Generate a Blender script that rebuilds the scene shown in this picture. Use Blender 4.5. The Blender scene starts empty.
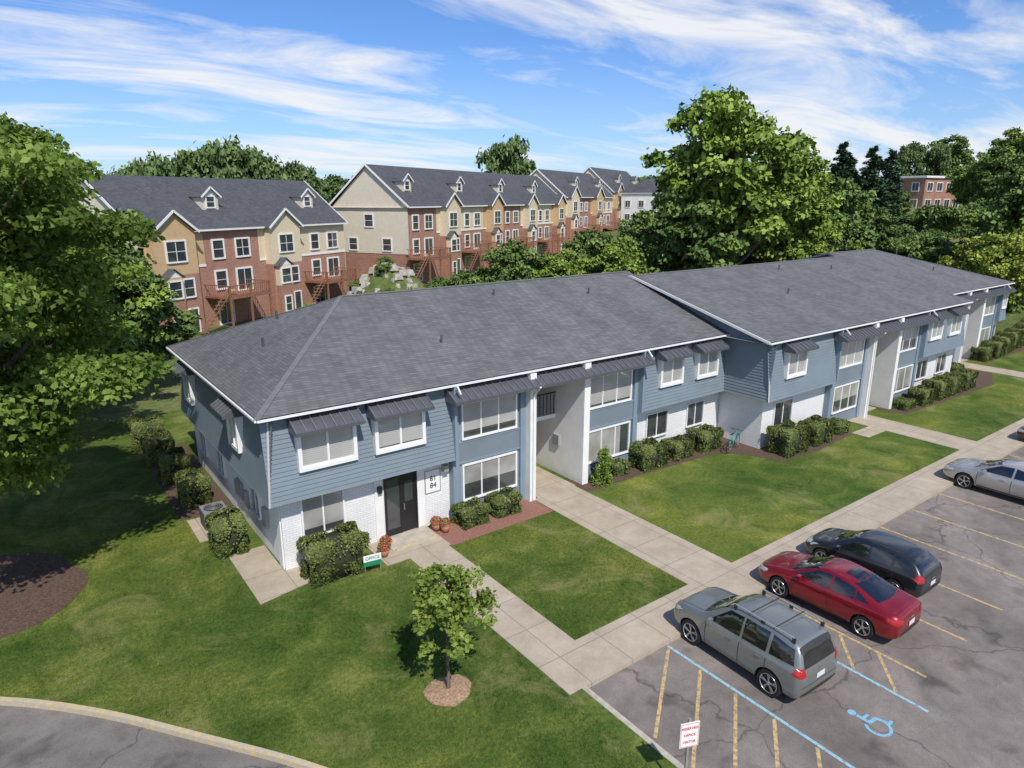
import bpy, math, random
import numpy as np
from mathutils import Vector, Matrix
from mathutils.bvhtree import BVHTree
R=math.radians
scene=bpy.context.scene
COL=bpy.context.collection
random.seed(5)

# ---------------------------------------------------------------- materials
MATS={}
def newmat(name):
    m=bpy.data.materials.new(name); m.use_nodes=True
    nt=m.node_tree; b=nt.nodes['Principled BSDF']
    MATS[name]=m
    return m,nt,b
def N(nt,t,**k):
    n=nt.nodes.new(t)
    for a,v in k.items(): setattr(n,a,v)
    return n
def rgba(c): return (c[0],c[1],c[2],1)
def ramp(nt,fac,stops):
    r=nt.nodes.new('ShaderNodeValToRGB'); e=r.color_ramp.elements
    while len(e)<len(stops): e.new(.5)
    for i,(p,c) in enumerate(stops):
        e[i].position=p; e[i].color=rgba(c)
    nt.links.new(fac,r.inputs[0]); return r.outputs[0]
def noise(nt,vec,scale,detail=4,rough=.55,dist=0):
    n=N(nt,'ShaderNodeTexNoise'); n.inputs['Scale'].default_value=scale
    n.inputs['Detail'].default_value=detail; n.inputs['Roughness'].default_value=rough
    n.inputs['Distortion'].default_value=dist
    if vec is not None: nt.links.new(vec,n.inputs['Vector'])
    return n.outputs[0]
def mix(nt,fac,a,b,mode='MIX'):
    n=N(nt,'ShaderNodeMix',data_type='RGBA',blend_type=mode)
    for sock,v in ((n.inputs[0],fac),(n.inputs[6],a),(n.inputs[7],b)):
        if isinstance(v,(int,float)): sock.default_value=v
        elif isinstance(v,tuple): sock.default_value=rgba(v)
        else: nt.links.new(v,sock)
    return n.outputs[2]
def bump(nt,b,h,strength=.3,dist=.02):
    n=N(nt,'ShaderNodeBump'); n.inputs['Strength'].default_value=strength; n.inputs['Distance'].default_value=dist
    nt.links.new(h,n.inputs['Height']); nt.links.new(n.outputs[0],b.inputs['Normal'])
def geo(nt): return N(nt,'ShaderNodeNewGeometry').outputs['Position']
def obj(nt): return N(nt,'ShaderNodeTexCoord').outputs['Object']
def math_(nt,op,a,b=None):
    n=N(nt,'ShaderNodeMath',operation=op)
    for s,v in ((n.inputs[0],a),(n.inputs[1],b)):
        if v is None: continue
        if isinstance(v,(int,float)): s.default_value=v
        else: nt.links.new(v,s)
    return n.outputs[0]
def simple(name,c,rough=.6,metal=0,var=.12,scale=3,spec=.5,coat=0):
    m,nt,b=newmat(name)
    n=noise(nt,geo(nt),scale,4)
    lo=tuple(x*(1-var) for x in c); hi=tuple(min(1,x*(1+var)) for x in c)
    nt.links.new(ramp(nt,n,[(.3,lo),(.7,hi)]),b.inputs['Base Color'])
    b.inputs['Roughness'].default_value=rough; b.inputs['Metallic'].default_value=metal
    b.inputs['Specular IOR Level'].default_value=spec; b.inputs['Coat Weight'].default_value=coat
    b.inputs['Coat Roughness'].default_value=.04
    return m
def wallvec(nt,zs=1.0):
    s=N(nt,'ShaderNodeSeparateXYZ'); nt.links.new(obj(nt),s.inputs[0])
    c=N(nt,'ShaderNodeCombineXYZ')
    nt.links.new(math_(nt,'ADD',s.outputs[0],s.outputs[1]),c.inputs[0])
    nt.links.new(math_(nt,'MULTIPLY',s.outputs[2],zs),c.inputs[1])
    return c.outputs[0]
def brick(name,c1,c2,mort,bw=.22,bh=.075,ms=.012,bs=.4,zs=1.0,rough=.85,dirt=.15,streak=0):
    m,nt,b=newmat(name)
    t=N(nt,'ShaderNodeTexBrick'); nt.links.new(wallvec(nt,zs),t.inputs['Vector'])
    t.inputs['Scale'].default_value=1; t.inputs['Brick Width'].default_value=bw; t.inputs['Row Height'].default_value=bh
    t.inputs['Mortar Size'].default_value=ms; t.inputs['Color1'].default_value=rgba(c1); t.inputs['Color2'].default_value=rgba(c2)
    t.inputs['Mortar'].default_value=rgba(mort); t.inputs['Bias'].default_value=0
    n=noise(nt,geo(nt),.9,6,.6)
    col=mix(nt,1.0,t.outputs['Color'],ramp(nt,n,[(.3,(1-dirt,)*3),(.7,(1+dirt*.3,)*3)]),'MULTIPLY')
    if streak:
        mp=N(nt,'ShaderNodeMapping'); mp.inputs['Scale'].default_value=(.8,.12,.3); nt.links.new(geo(nt),mp.inputs[0])
        n3=noise(nt,mp.outputs[0],1.0,5,.6)
        col=mix(nt,1.0,col,ramp(nt,n3,[(.35,(1-streak,)*3),(.65,(1+streak,1+streak,1+streak*.9))]),'MULTIPLY')
    nt.links.new(col,b.inputs['Base Color']); b.inputs['Roughness'].default_value=rough
    inv=math_(nt,'SUBTRACT',1.0,t.outputs['Fac'])
    bump(nt,b,inv,bs,.01)
    return m
def grassmat(name,base=1.0):
    m,nt,b=newmat(name); g=geo(nt)
    big=noise(nt,g,.11,4,.6,.4); mid=noise(nt,g,.55,7,.70,.7); fine=noise(nt,g,9,4,.7); vf=noise(nt,g,38,2,.7)
    a=ramp(nt,fine,[(.28,(.064*base,.100*base,.020*base)),(.55,(.124*base,.170*base,.038*base)),(.82,(.20*base,.25*base,.074*base))])
    c=mix(nt,1.0,a,ramp(nt,mid,[(.32,(.48,.60,.46)),(.43,(.80,.87,.78)),(.54,(1.08,1.05,1.0)),(.66,(1.72,1.42,1.5))]),'MULTIPLY')
    c=mix(nt,1.0,c,ramp(nt,big,[(.40,(.68,.79,.74)),(.5,(1,1,1)),(.60,(1.28,1.13,1.02))]),'MULTIPLY')
    c=mix(nt,1.0,c,ramp(nt,vf,[(.3,(.66,.66,.66)),(.7,(1.32,1.32,1.32))]),'MULTIPLY')
    p=noise(nt,g,.38,8,.74,.9)
    c=mix(nt,ramp(nt,p,[(.53,(0,0,0)),(.68,(.65,.65,.65))]),c,(.26,.24,.10))
    nt.links.new(c,b.inputs['Base Color']); b.inputs['Roughness'].default_value=.9; b.inputs['Specular IOR Level'].default_value=.08
    bump(nt,b,mix(nt,.5,fine,vf),.6,.05)
    return m
grassmat('grass',.88)
m,nt,b=newmat('meadow'); g=geo(nt)
n=noise(nt,g,.12,6,.7); n2=noise(nt,g,1.5,5,.7)
c=mix(nt,1.0,ramp(nt,n,[(.35,(.06,.10,.022)),(.5,(.12,.16,.036)),(.68,(.22,.20,.085))]),ramp(nt,n2,[(.3,(.6,.6,.6)),(.7,(1.3,1.3,1.3))]),'MULTIPLY')
nt.links.new(c,b.inputs['Base Color']); b.inputs['Roughness'].default_value=.95; bump(nt,b,n2,1,.3)
def asphalt(name,c,warm=(1,1,1)):
    m,nt,b=newmat(name); g=geo(nt)
    big=noise(nt,g,.22,6,.65,.8); mid=noise(nt,g,1.5,7,.7); fine=noise(nt,g,60,3,.7); oil=noise(nt,g,.8,3,.5)
    a=ramp(nt,big,[(.32,tuple(c*.70*w for w in warm)),(.5,tuple(c*w for w in warm)),(.66,tuple(c*1.28*w for w in warm))])
    a=mix(nt,1.0,a,ramp(nt,mid,[(.3,(.80,.80,.80)),(.7,(1.16,1.16,1.16))]),'MULTIPLY')
    a=mix(nt,1.0,a,ramp(nt,oil,[(.60,(1,1,1)),(.72,(.55,.55,.55))]),'MULTIPLY')
    a=mix(nt,1.0,a,ramp(nt,fine,[(.25,(.6,.6,.6)),(.75,(1.4,1.4,1.4))]),'MULTIPLY')
    mx=N(nt,'ShaderNodeVectorMath',operation='ADD'); nt.links.new(g,mx.inputs[0])
    nn=N(nt,'ShaderNodeTexNoise'); nn.inputs['Scale'].default_value=1.1; nn.inputs['Detail'].default_value=6; nt.links.new(g,nn.inputs['Vector'])
    nt.links.new(nn.outputs['Color'],mx.inputs[1])
    for sc_,wd_,st_ in ((.2,.006,.7),(.75,.008,.28)):
        v=N(nt,'ShaderNodeTexVoronoi',feature='DISTANCE_TO_EDGE'); v.inputs['Scale'].default_value=sc_
        nt.links.new(mx.outputs[0],v.inputs['Vector'])
        a=mix(nt,ramp(nt,v.outputs[0],[(.001,(st_,st_,st_)),(wd_,(0,0,0))]),a,(.055,.052,.05))
    nt.links.new(a,b.inputs['Base Color']); b.inputs['Roughness'].default_value=.88; b.inputs['Specular IOR Level'].default_value=.3
    bump(nt,b,fine,.35,.01); return m
asphalt('asphalt',.175,(1.15,1.0,.90)); asphalt('asphalt_drive',.16,(1.10,1,.92))
def concrete(name,c,js=1.5,w=.016):
    m,nt,b=newmat(name); g=geo(nt)
    t=N(nt,'ShaderNodeTexBrick'); t.offset=0; nt.links.new(g,t.inputs['Vector'])
    t.inputs['Scale'].default_value=1; t.inputs['Brick Width'].default_value=js; t.inputs['Row Height'].default_value=js
    t.inputs['Mortar Size'].default_value=w; t.inputs['Color1'].default_value=rgba(tuple(x*.96 for x in c)); t.inputs['Color2'].default_value=rgba(tuple(x*1.04 for x in c))
    t.inputs['Mortar'].default_value=rgba(tuple(x*.62 for x in c))
    n=noise(nt,g,1.1,8,.7); f=noise(nt,g,30,3,.7)
    a=mix(nt,1.0,t.outputs[0],ramp(nt,n,[(.3,(.76,.74,.69)),(.68,(1.06,1.06,1.06))]),'MULTIPLY')
    a=mix(nt,1.0,a,ramp(nt,f,[(.3,(.9,.9,.9)),(.7,(1.07,1.07,1.07))]),'MULTIPLY')
    nt.links.new(a,b.inputs['Base Color']); b.inputs['Roughness'].default_value=.85
    bump(nt,b,f,.2,.01); return m
concrete('concrete',(.44,.375,.295))
simple('kerb_concrete',(.42,.38,.31),.85,var=.2,scale=4)
def paintinv(name,c,bare,wear):
    m,nt,b=newmat(name); g=geo(nt); n=noise(nt,g,9,8,.75)
    f=ramp(nt,n,[(wear,(1,1,1)),(wear+.1,(0,0,0))])
    nt.links.new(mix(nt,f,c,bare),b.inputs['Base Color']); b.inputs['Roughness'].default_value=.7; return m
paintinv('paint_yellow',(.58,.41,.16),(.26,.22,.16),.44)
paintinv('paint_blue',(.28,.50,.58),(.22,.22,.23),.40)
paintinv('paint_blue_symbol',(.20,.44,.60),(.22,.22,.23),.38)
paintinv('kerb_yellow',(.60,.44,.17),(.42,.38,.30),.49)
brick('white_brick',(.80,.80,.79),(.74,.74,.74),(.64,.64,.64),.24,.085,.012,.5,dirt=.08)
brick('red_brick',(.40,.18,.115),(.29,.115,.075),(.42,.32,.26),.26,.09,.010,.3)
brick('shingle',(.160,.162,.168),(.112,.114,.120),(.078,.080,.084),.32,.14,.010,.5,zs=3.1,rough=.9,dirt=.18,streak=.12)
brick('shingle_dark',(.100,.104,.114),(.065,.07,.08),(.045,.048,.054),.35,.16,.012,.4,zs=1.6,rough=.9,dirt=.2)
simple('ridge_cap',(.150,.152,.158),.9,var=.15,scale=4)
simple('siding_blue',(.172,.215,.252),.6,var=.07,scale=1.2)
simple('panel_blue',(.200,.262,.320),.55,var=.06,scale=1.2)
simple('trim_white',(.78,.78,.77),.5,var=.04)
simple('wall_white',(.76,.76,.74),.7,var=.06,scale=1.5)
simple('soffit',(.45,.46,.47),.7,var=.05)
simple('metal_awning',(.12,.127,.14),.42,.35,var=.12,scale=2)
simple('metal_seam',(.22,.23,.25),.4,.4)
simple('dark_frame',(.015,.015,.017),.35)
simple('siding_orange',(.54,.38,.21),.7,var=.08); simple('siding_yellow',(.64,.55,.39),.7,var=.06); simple('siding_beige',(.64,.58,.46),.7,var=.06)
simple('deck_wood',(.25,.115,.07),.75,var=.25,scale=5)
simple('mulch',(.095,.058,.04),.95,var=.55,scale=16); simple('mulch_red',(.25,.12,.09),.95,var=.35,scale=14)
simple('mulch_light',(.30,.20,.12),.95,var=.5,scale=16)
simple('bark',(.13,.10,.075),.95,var=.35,scale=9)
simple('rock',(.40,.37,.33),.9,var=.3,scale=3)
simple('metal_grey',(.42,.43,.43),.45,.5); simple('metal_dark',(.10,.10,.10),.5,.3)
simple('sign_white',(.82,.82,.82),.4,var=.02); simple('sign_red',(.55,.03,.03),.4); simple('sign_green',(.02,.22,.10),.4)
simple('terracotta',(.40,.17,.09),.8)
simple('teal_paint',(.03,.30,.30),.3)
def glassm(name,c,rough=.06,stripes=None):
    m,nt,b=newmat(name)
    if stripes:
        s=N(nt,'ShaderNodeSeparateXYZ'); nt.links.new(obj(nt),s.inputs[0])
        f=math_(nt,'FRACT',math_(nt,'MULTIPLY',s.outputs[2],stripes))
        n=noise(nt,geo(nt),.8,2)
        col=mix(nt,1.0,ramp(nt,f,[(.0,tuple(x*.6 for x in c)),(.35,c),(.9,c)]),ramp(nt,n,[(.35,(.8,.8,.82)),(.6,(1,1,1))]),'MULTIPLY')
    else:
        n=noise(nt,geo(nt),.9,2); col=ramp(nt,n,[(.35,tuple(x*.6 for x in c)),(.65,c)])
    nt.links.new(col,b.inputs['Base Color'])
    b.inputs['Roughness'].default_value=rough; b.inputs['Specular IOR Level'].default_value=.8
    b.inputs['Coat Weight'].default_value=1; b.inputs['Coat Roughness'].default_value=.02
    return m
glassm('glass_blinds',(.44,.44,.42),.3,14); glassm('glass_curtain',(.40,.39,.36),.3); glassm('glass_dark',(.06,.068,.075))
glassm('car_glass',(.012,.014,.016),.03)
def carpaint(name,c,metal=.7,rough=.3):
    m,nt,b=newmat(name); n=noise(nt,obj(nt),400,1); n2=noise(nt,geo(nt),2,4)
    col=mix(nt,1.0,ramp(nt,n,[(.4,tuple(x*.85 for x in c)),(.6,tuple(x*1.15 for x in c))]),ramp(nt,n2,[(.3,(.93,.93,.93)),(.7,(1.03,1.03,1.03))]),'MULTIPLY')
    nt.links.new(col,b.inputs['Base Color']); b.inputs['Metallic'].default_value=metal; b.inputs['Roughness'].default_value=rough
    b.inputs['Coat Weight'].default_value=1; b.inputs['Coat Roughness'].default_value=.03; return m
carpaint('paint_silver_green',(.27,.285,.27),.6,.36); carpaint('paint_red',(.28,.006,.016),.45,.32); carpaint('paint_black',(.022,.024,.028),.3,.3); carpaint('paint_silver',(.50,.48,.45),.6,.35)
simple('rubber',(.018,.018,.018),.85); simple('plastic_black',(.03,.03,.032),.6); simple('alloy',(.50,.51,.52),.3,.8)
simple('tail_red',(.40,.01,.012),.2,coat=1); simple('lamp_clear',(.60,.62,.64),.12,.2,coat=1); simple('plate',(.65,.67,.70),.5)
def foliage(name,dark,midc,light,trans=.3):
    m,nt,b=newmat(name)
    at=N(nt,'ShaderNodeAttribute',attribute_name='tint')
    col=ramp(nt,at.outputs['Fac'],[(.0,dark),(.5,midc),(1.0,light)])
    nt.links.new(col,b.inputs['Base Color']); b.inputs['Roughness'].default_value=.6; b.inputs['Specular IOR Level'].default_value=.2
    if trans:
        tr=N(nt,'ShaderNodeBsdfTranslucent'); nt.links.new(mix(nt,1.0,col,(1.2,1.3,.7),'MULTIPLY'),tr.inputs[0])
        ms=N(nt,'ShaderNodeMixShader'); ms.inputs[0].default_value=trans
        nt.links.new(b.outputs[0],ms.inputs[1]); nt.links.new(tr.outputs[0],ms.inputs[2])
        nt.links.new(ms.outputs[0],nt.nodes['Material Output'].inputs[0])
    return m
foliage('leaf_a',(.080,.130,.026),(.160,.240,.046),(.28,.38,.085),.38)
foliage('leaf_b',(.080,.130,.022),(.165,.250,.040),(.30,.40,.080),0)
foliage('leaf_bt',(.080,.130,.022),(.165,.250,.040),(.30,.40,.080),.35)
foliage('leaf_c',(.055,.098,.026),(.112,.175,.044),(.20,.28,.075),0)
foliage('leaf_y',(.13,.17,.026),(.25,.32,.05),(.40,.46,.10),0)
foliage('leaf_young',(.10,.145,.028),(.20,.28,.055),(.34,.42,.10),.38)
foliage('leaf_far',(.055,.095,.034),(.10,.16,.050),(.17,.24,.08),0)
foliage('needle',(.028,.062,.030),(.055,.105,.050),(.10,.16,.075),0)
foliage('hedge_leaf',(.065,.090,.026),(.125,.165,.046),(.23,.26,.085),0)
foliage('flower_leaf',(.3,.01,.02),(.55,.02,.05),(.8,.10,.15),0)
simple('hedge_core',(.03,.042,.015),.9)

# ---------------------------------------------------------------- mesh builder
class MB:
    def __init__(s): s.v=[];s.f=[];s.m=[];s.names=[]
    def mi(s,n):
        if n not in s.names: s.names.append(n)
        return s.names.index(n)
    def face(s,pts,mat):
        i=len(s.v); s.v+= [tuple(p) for p in pts]; s.f.append(tuple(range(i,i+len(pts)))); s.m.append(s.mi(mat))
    def hexa(s,p,mat):
        i=len(s.v); s.v+=[tuple(q) for q in p]
        for f in ((0,3,2,1),(4,5,6,7),(0,1,5,4),(1,2,6,5),(2,3,7,6),(3,0,4,7)):
            s.f.append(tuple(i+k for k in f)); s.m.append(s.mi(mat))
    def box(s,x0,x1,y0,y1,z0,z1,mat):
        s.hexa([(x0,y0,z0),(x1,y0,z0),(x1,y1,z0),(x0,y1,z0),(x0,y0,z1),(x1,y0,z1),(x1,y1,z1),(x0,y1,z1)],mat)
    def ob(s,O,U,Nn,u0,u1,n0,n1,z0,z1,mat):
        O=Vector(O);U=Vector(U);Nn=Vector(Nn);Z=Vector((0,0,1))
        q=lambda u,n,z:O+U*u+Nn*n+Z*z
        s.hexa([q(u0,n0,z0),q(u1,n0,z0),q(u1,n1,z0),q(u0,n1,z0),q(u0,n0,z1),q(u1,n0,z1),q(u1,n1,z1),q(u0,n1,z1)],mat)
    def beam(s,a,b,w,h,mat):
        a=Vector(a);b=Vector(b);d=(b-a).normalized(); up=Vector((0,0,1))
        if abs(d.z)>.99: up=Vector((0,1,0))
        sd=d.cross(up).normalized()*w/2; u=sd.cross(d).normalized()*h/2
        s.hexa([a-sd-u,a+sd-u,a+sd+u,a-sd+u,b-sd-u,b+sd-u,b+sd+u,b-sd+u],mat)
    def cyl(s,a,b,r0,r1,mat,n=10,cap=True):
        a=Vector(a);b=Vector(b);d=(b-a).normalized(); t=Vector((0,0,1)) if abs(d.z)<.9 else Vector((1,0,0))
        x=d.cross(t).normalized();y=d.cross(x)
        i=len(s.v); k=s.mi(mat)
        for j in range(n):
            A=2*math.pi*j/n; o=x*math.cos(A)+y*math.sin(A)
            s.v+=[tuple(a+o*r0),tuple(b+o*r1)]
        for j in range(n):
            q=(j+1)%n; s.f.append((i+2*j,i+2*q,i+2*q+1,i+2*j+1)); s.m.append(k)
        if cap:
            s.f.append(tuple(i+2*j for j in range(n))); s.m.append(k); s.f.append(tuple(i+2*j+1 for j in range(n))); s.m.append(k)
    def torus(s,c,ax,R0,r,mat,n=24,k=8):
        c=Vector(c);ax=Vector(ax).normalized();t=Vector((0,0,1)) if abs(ax.z)<.9 else Vector((1,0,0))
        x=ax.cross(t).normalized();y=ax.cross(x);i=len(s.v);mi=s.mi(mat)
        for j in range(n):
            A=2*math.pi*j/n;o=x*math.cos(A)+y*math.sin(A)
            for l in range(k):
                B=2*math.pi*l/k; s.v.append(tuple(c+o*(R0+r*math.cos(B))+ax*r*math.sin(B)))
        for j in range(n):
            for l in range(k):
                s.f.append((i+j*k+l,i+((j+1)%n)*k+l,i+((j+1)%n)*k+(l+1)%k,i+j*k+(l+1)%k)); s.m.append(mi)
    def build(s,name,parent=None,smooth=False,loc=None,rotz=0):
        me=bpy.data.meshes.new(name); me.from_pydata(s.v,[],s.f)
        for n in s.names: me.materials.append(MATS[n])
        me.polygons.foreach_set('material_index',s.m)
        if smooth: me.polygons.foreach_set('use_smooth',[True]*len(s.f))
        me.update()
        import bmesh
        bm=bmesh.new(); bm.from_mesh(me); bmesh.ops.recalc_face_normals(bm,faces=bm.faces); bm.to_mesh(me); bm.free()
        o=bpy.data.objects.new(name,me); COL.objects.link(o)
        if parent: o.parent=parent
        if loc: o.location=loc
        o.rotation_euler[2]=rotz
        return o
def empty(name,loc=(0,0,0),rotz=0):
    e=bpy.data.objects.new(name,None); e.empty_display_size=.3; COL.objects.link(e); e.location=loc; e.rotation_euler[2]=rotz; return e

# ---------------------------------------------------------------- ground
def sm(t): t=min(1,max(0,t)); return t*t*(3-2*t)
def H(x,y):
    h=10*sm((x-72)/70)*(1-.6*sm((y-70)/60))
    h+=2.0*sm((x-34)/30)*sm((y-58)/16)
    h+=4.8*math.exp(-(((x-35.0)/4.6)**2+((y-70.5)/4.0)**2))
    base=-.12+.14*sm((y-37)/5)
    return base+h
def grid_axis(vals):
    out=[]
    for a,b,s in vals:
        v=a
        while v<b-1e-6: out.append(v); v+=s
    out.append(vals[-1][1]); return out
xs=grid_axis([(-2500,-300,400),(-300,-60,40),(-60,20,4),(20,50,1.5),(50,160,4),(160,400,30),(400,3000,400)])
ys=grid_axis([(-600,-60,90),(-60,56,4),(56,86,1.5),(86,160,4),(160,400,30),(400,3200,400)])
gv=[(x,y,H(x,y)) for y in ys for x in xs]; W=len(xs)
gf=[(j*W+i,j*W+i+1,(j+1)*W+i+1,(j+1)*W+i) for j in range(len(ys)-1) for i in range(W-1)]
me=bpy.data.meshes.new('ground'); me.from_pydata(gv,[],gf); me.materials.append(MATS['meadow']); 
me.polygons.foreach_set('use_smooth',[True]*len(gf)); me.update()
COL.objects.link(bpy.data.objects.new('ground',me))

def spline(pts,n=8):
    out=[]
    P=[Vector(p) for p in pts]
    for i in range(len(P)-1):
        p0=P[max(0,i-1)];p1=P[i];p2=P[i+1];p3=P[min(len(P)-1,i+2)]
        for k in range(n):
            t=k/n
            out.append(.5*((2*p1)+(-p0+p2)*t+(2*p0-5*p1+4*p2-p3)*t*t+(-p0+3*p1-3*p2+p3)*t**3))
    out.append(P[-1]); return out
drive=spline([(-30,25.5),(-14,24.6),(-8,22.9),(-4.3,21.0),(-1.7,19.1),(.2,17.2),(2.0,14.9),(3.9,12.3),(5.2,9.8),(6.0,6),(6.2,-6)],8)
def sheet(name,pts,z,mat,thick=0):
    mb=MB(); n=len(pts)
    mb.face([(p[0],p[1],z) for p in pts],mat)
    if thick:
        for i in range(n):
            a=pts[i];b=pts[(i+1)%n]; mb.face([(a[0],a[1],z-thick),(b[0],b[1],z-thick),(b[0],b[1],z),(a[0],a[1],z)],mat)
    return mb.build(name)
dl=[(p.x,p.y) for p in drive]
lawnL=[p for p in dl]+[(10.2,-6),(10.2,10.95),(9.8,10.95),(9.8,44),(-30,44)]
sheet('lawn',lawnL,0,'grass',.2)
sheet('lawn',[(9.8,10.95),(95,10.95),(95,44),(9.8,44)],0,'grass',.2)
sheet('parking_lot',[(10.2,-20),(110,-20),(110,10.8),(10.2,10.8)],-.112,'asphalt')
sheet('driveway',[(-30,-20),(6.2,-20)]+[(p[0],p[1]) for p in reversed(dl)],-.112,'asphalt_drive')
def strip(name,pts,off0,off1,z0,z1,mat):
    mb=MB(); P=[Vector(p) for p in pts]
    L=[];Rr=[]
    for i,p in enumerate(P):
        d=(P[min(i+1,len(P)-1)]-P[max(0,i-1)]).normalized(); n=Vector((-d.y,d.x))
        L.append(p+n*off0);Rr.append(p+n*off1)
    for i in range(len(P)-1):
        mb.hexa([(L[i].x,L[i].y,z0),(L[i+1].x,L[i+1].y,z0),(Rr[i+1].x,Rr[i+1].y,z0),(Rr[i].x,Rr[i].y,z0),
                 (L[i].x,L[i].y,z1),(L[i+1].x,L[i+1].y,z1),(Rr[i+1].x,Rr[i+1].y,z1),(Rr[i].x,Rr[i].y,z1)],mat)
    return mb.build(name)
strip('kerb',dl,-.12,.02,-.2,.025,'kerb_yellow')
mb=MB(); mb.box(10.15,10.3,-6,10.75,-.2,.015,'kerb_concrete'); mb.build('kerb')
SW='concrete'
def slab(name,x0,x1,y0,y1,z=.02): 
    mb=MB(); mb.box(x0,x1,y0,y1,-.15,z,SW); return mb.build(name)
slab('sidewalk',9.75,95,10.75,12.3)
slab('footpath',9.75,11.3,12.302,19.1); 
slab('footpath',16.15,18.4,12.302,20.3); slab('footpath',36.6,38.6,12.302,18.2); slab('footpath',55.6,57.4,12.302,20.2)
slab('footpath',8.9,11.4,19.102,20.86)
sheet('footpath',[(4.75,19.35),(6.75,19.75),(6.75,20.86),(6.0,20.86),(6.0,23.0),(4.75,23.0)],.02,SW,.15)
slab('footpath',34.8,38.0,15.9,16.8,.015)
slab('footpath',4.2,5.9,24.6,26.7,.03)
slab('entry_slab',16.32,18.42,20.302,24,.06); slab('entry_slab',38.2,40.2,18.202,21.5,.06); slab('entry_slab',56.5,58.4,20.202,23.5,.06)
def blob(name,cx,cy,rx,ry,z,mat,seed=1,n=40):
    rg=random.Random(seed); ph=[rg.uniform(0,6.28) for _ in range(4)]
    pts=[]
    for i in range(n):
        a=2*math.pi*i/n; k=1+.06*math.sin(2*a+ph[0])+.05*math.sin(3*a+ph[1])+.03*math.sin(7*a+ph[2])+rg.uniform(-.02,.02)
        pts.append((cx+rx*k*math.cos(a),cy+ry*k*math.sin(a)))
    mb=MB()
    for i in range(n):
        a=pts[i];b=pts[(i+1)%n]
        mb.face([(cx,cy,z+.08),(a[0],a[1],z),(b[0],b[1],z)],mat)
    return mb.build(name,smooth=True)
blob('mulch_bed',-2.3,24.8,2.8,3.1,.01,'mulch',3)
blob('mulch_bed',7.4,12.7,.58,.58,.01,'mulch_light',4)
sheet('mulch_bed',[(11.4,19.0),(16.1,19.0),(16.1,20.7),(11.4,20.7)],.006,'mulch_red')
sheet('mulch_bed',[(18.5,19.5),(21,19.5),(24,19.35),(26.5,19.2),(27.6,18.2),(28.2,16.6),(31,16.4),(34.7,16.7),(34.8,18.3),(28.8,18.3),(28.8,20.9),(18.5,20.9)],.006,'mulch')
sheet('mulch_bed',[(40.3,16.6),(52,16.2),(55.4,17.5),(55.4,20.8),(50,20.8),(50,18.3),(40.3,18.3)],.006,'mulch')
sheet('mulch_bed',[(4.0,26.9),(6.0,26.9),(6.0,36),(4.0,36)],.006,'mulch')
sheet('mulch_bed',[(58.5,19.0),(80,19.0),(80,21.5),(58.5,21.5)],.006,'mulch')
mb=MB(); z=-.108
def line(a,b,w,mat):
    a=Vector((a[0],a[1]));b=Vector((b[0],b[1]));d=(b-a).normalized();n=Vector((-d.y,d.x))*w/2
    mb.face([(a.x-n.x,a.y-n.y,z),(b.x-n.x,b.y-n.y,z),(b.x+n.x,b.y+n.y,z),(a.x+n.x,a.y+n.y,z)],mat)
for x in (17.8,20.33,22.87,25.4,27.95,30.5,33.05,35.6,38.15,40.7,43.2,45.8,48.3,50.9,53.4):
    line((x,10.7),(x,5.8),.09,'paint_yellow')
line((13.35,10.7),(13.35,5.2),.09,'paint_blue'); line((16.5,10.7),(16.5,5.2),.09,'paint_blue')
for y in (10.6,9.5,8.4,7.3,6.2,5.1): line((13.26,y),(10.5,y-2.0),.09,'paint_yellow')
for y in (10.3,9.2,8.1,7.0): line((17.72,y),(16.58,y-1.0),.09,'paint_yellow')
mb.build('parking_markings')
mb=MB(); z=-.106
cx,cy=15.0,5.78
def S(px,py): return (cx+px*.52,cy+py*.52)
def disc(c,r,mat,n=20): mb.face([(c[0]+r*math.cos(2*math.pi*i/n),c[1]+r*math.sin(2*math.pi*i/n),z) for i in range(n)],mat)
def arc(c,r,a0,a1,w,mat,n=18):
    for i in range(n):
        A=R(a0+(a1-a0)*i/n);B=R(a0+(a1-a0)*(i+1)/n)
        mb.face([(c[0]+(r-w/2)*math.cos(A),c[1]+(r-w/2)*math.sin(A),z),(c[0]+(r+w/2)*math.cos(A),c[1]+(r+w/2)*math.sin(A),z),(c[0]+(r+w/2)*math.cos(B),c[1]+(r+w/2)*math.sin(B),z),(c[0]+(r-w/2)*math.cos(B),c[1]+(r-w/2)*math.sin(B),z)],mat)
PB='paint_blue_symbol'
disc(S(-.05,1.0),.10,PB)
z+=.0005; line(S(-.05,.78),S(0,.15),.10,PB); z+=.0005; line(S(-.02,.5),S(.42,.48),.07,PB)
z+=.0005; line(S(-.02,.18),S(.48,.15),.09,PB); z+=.0005; line(S(.45,.17),S(.66,-.45),.09,PB); z+=.0005; line(S(.64,-.42),S(.88,-.36),.08,PB)
z+=.0005; arc(S(.02,-.2),.27,125,360,.075,PB)
mb.build('wheelchair_symbol')

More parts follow.
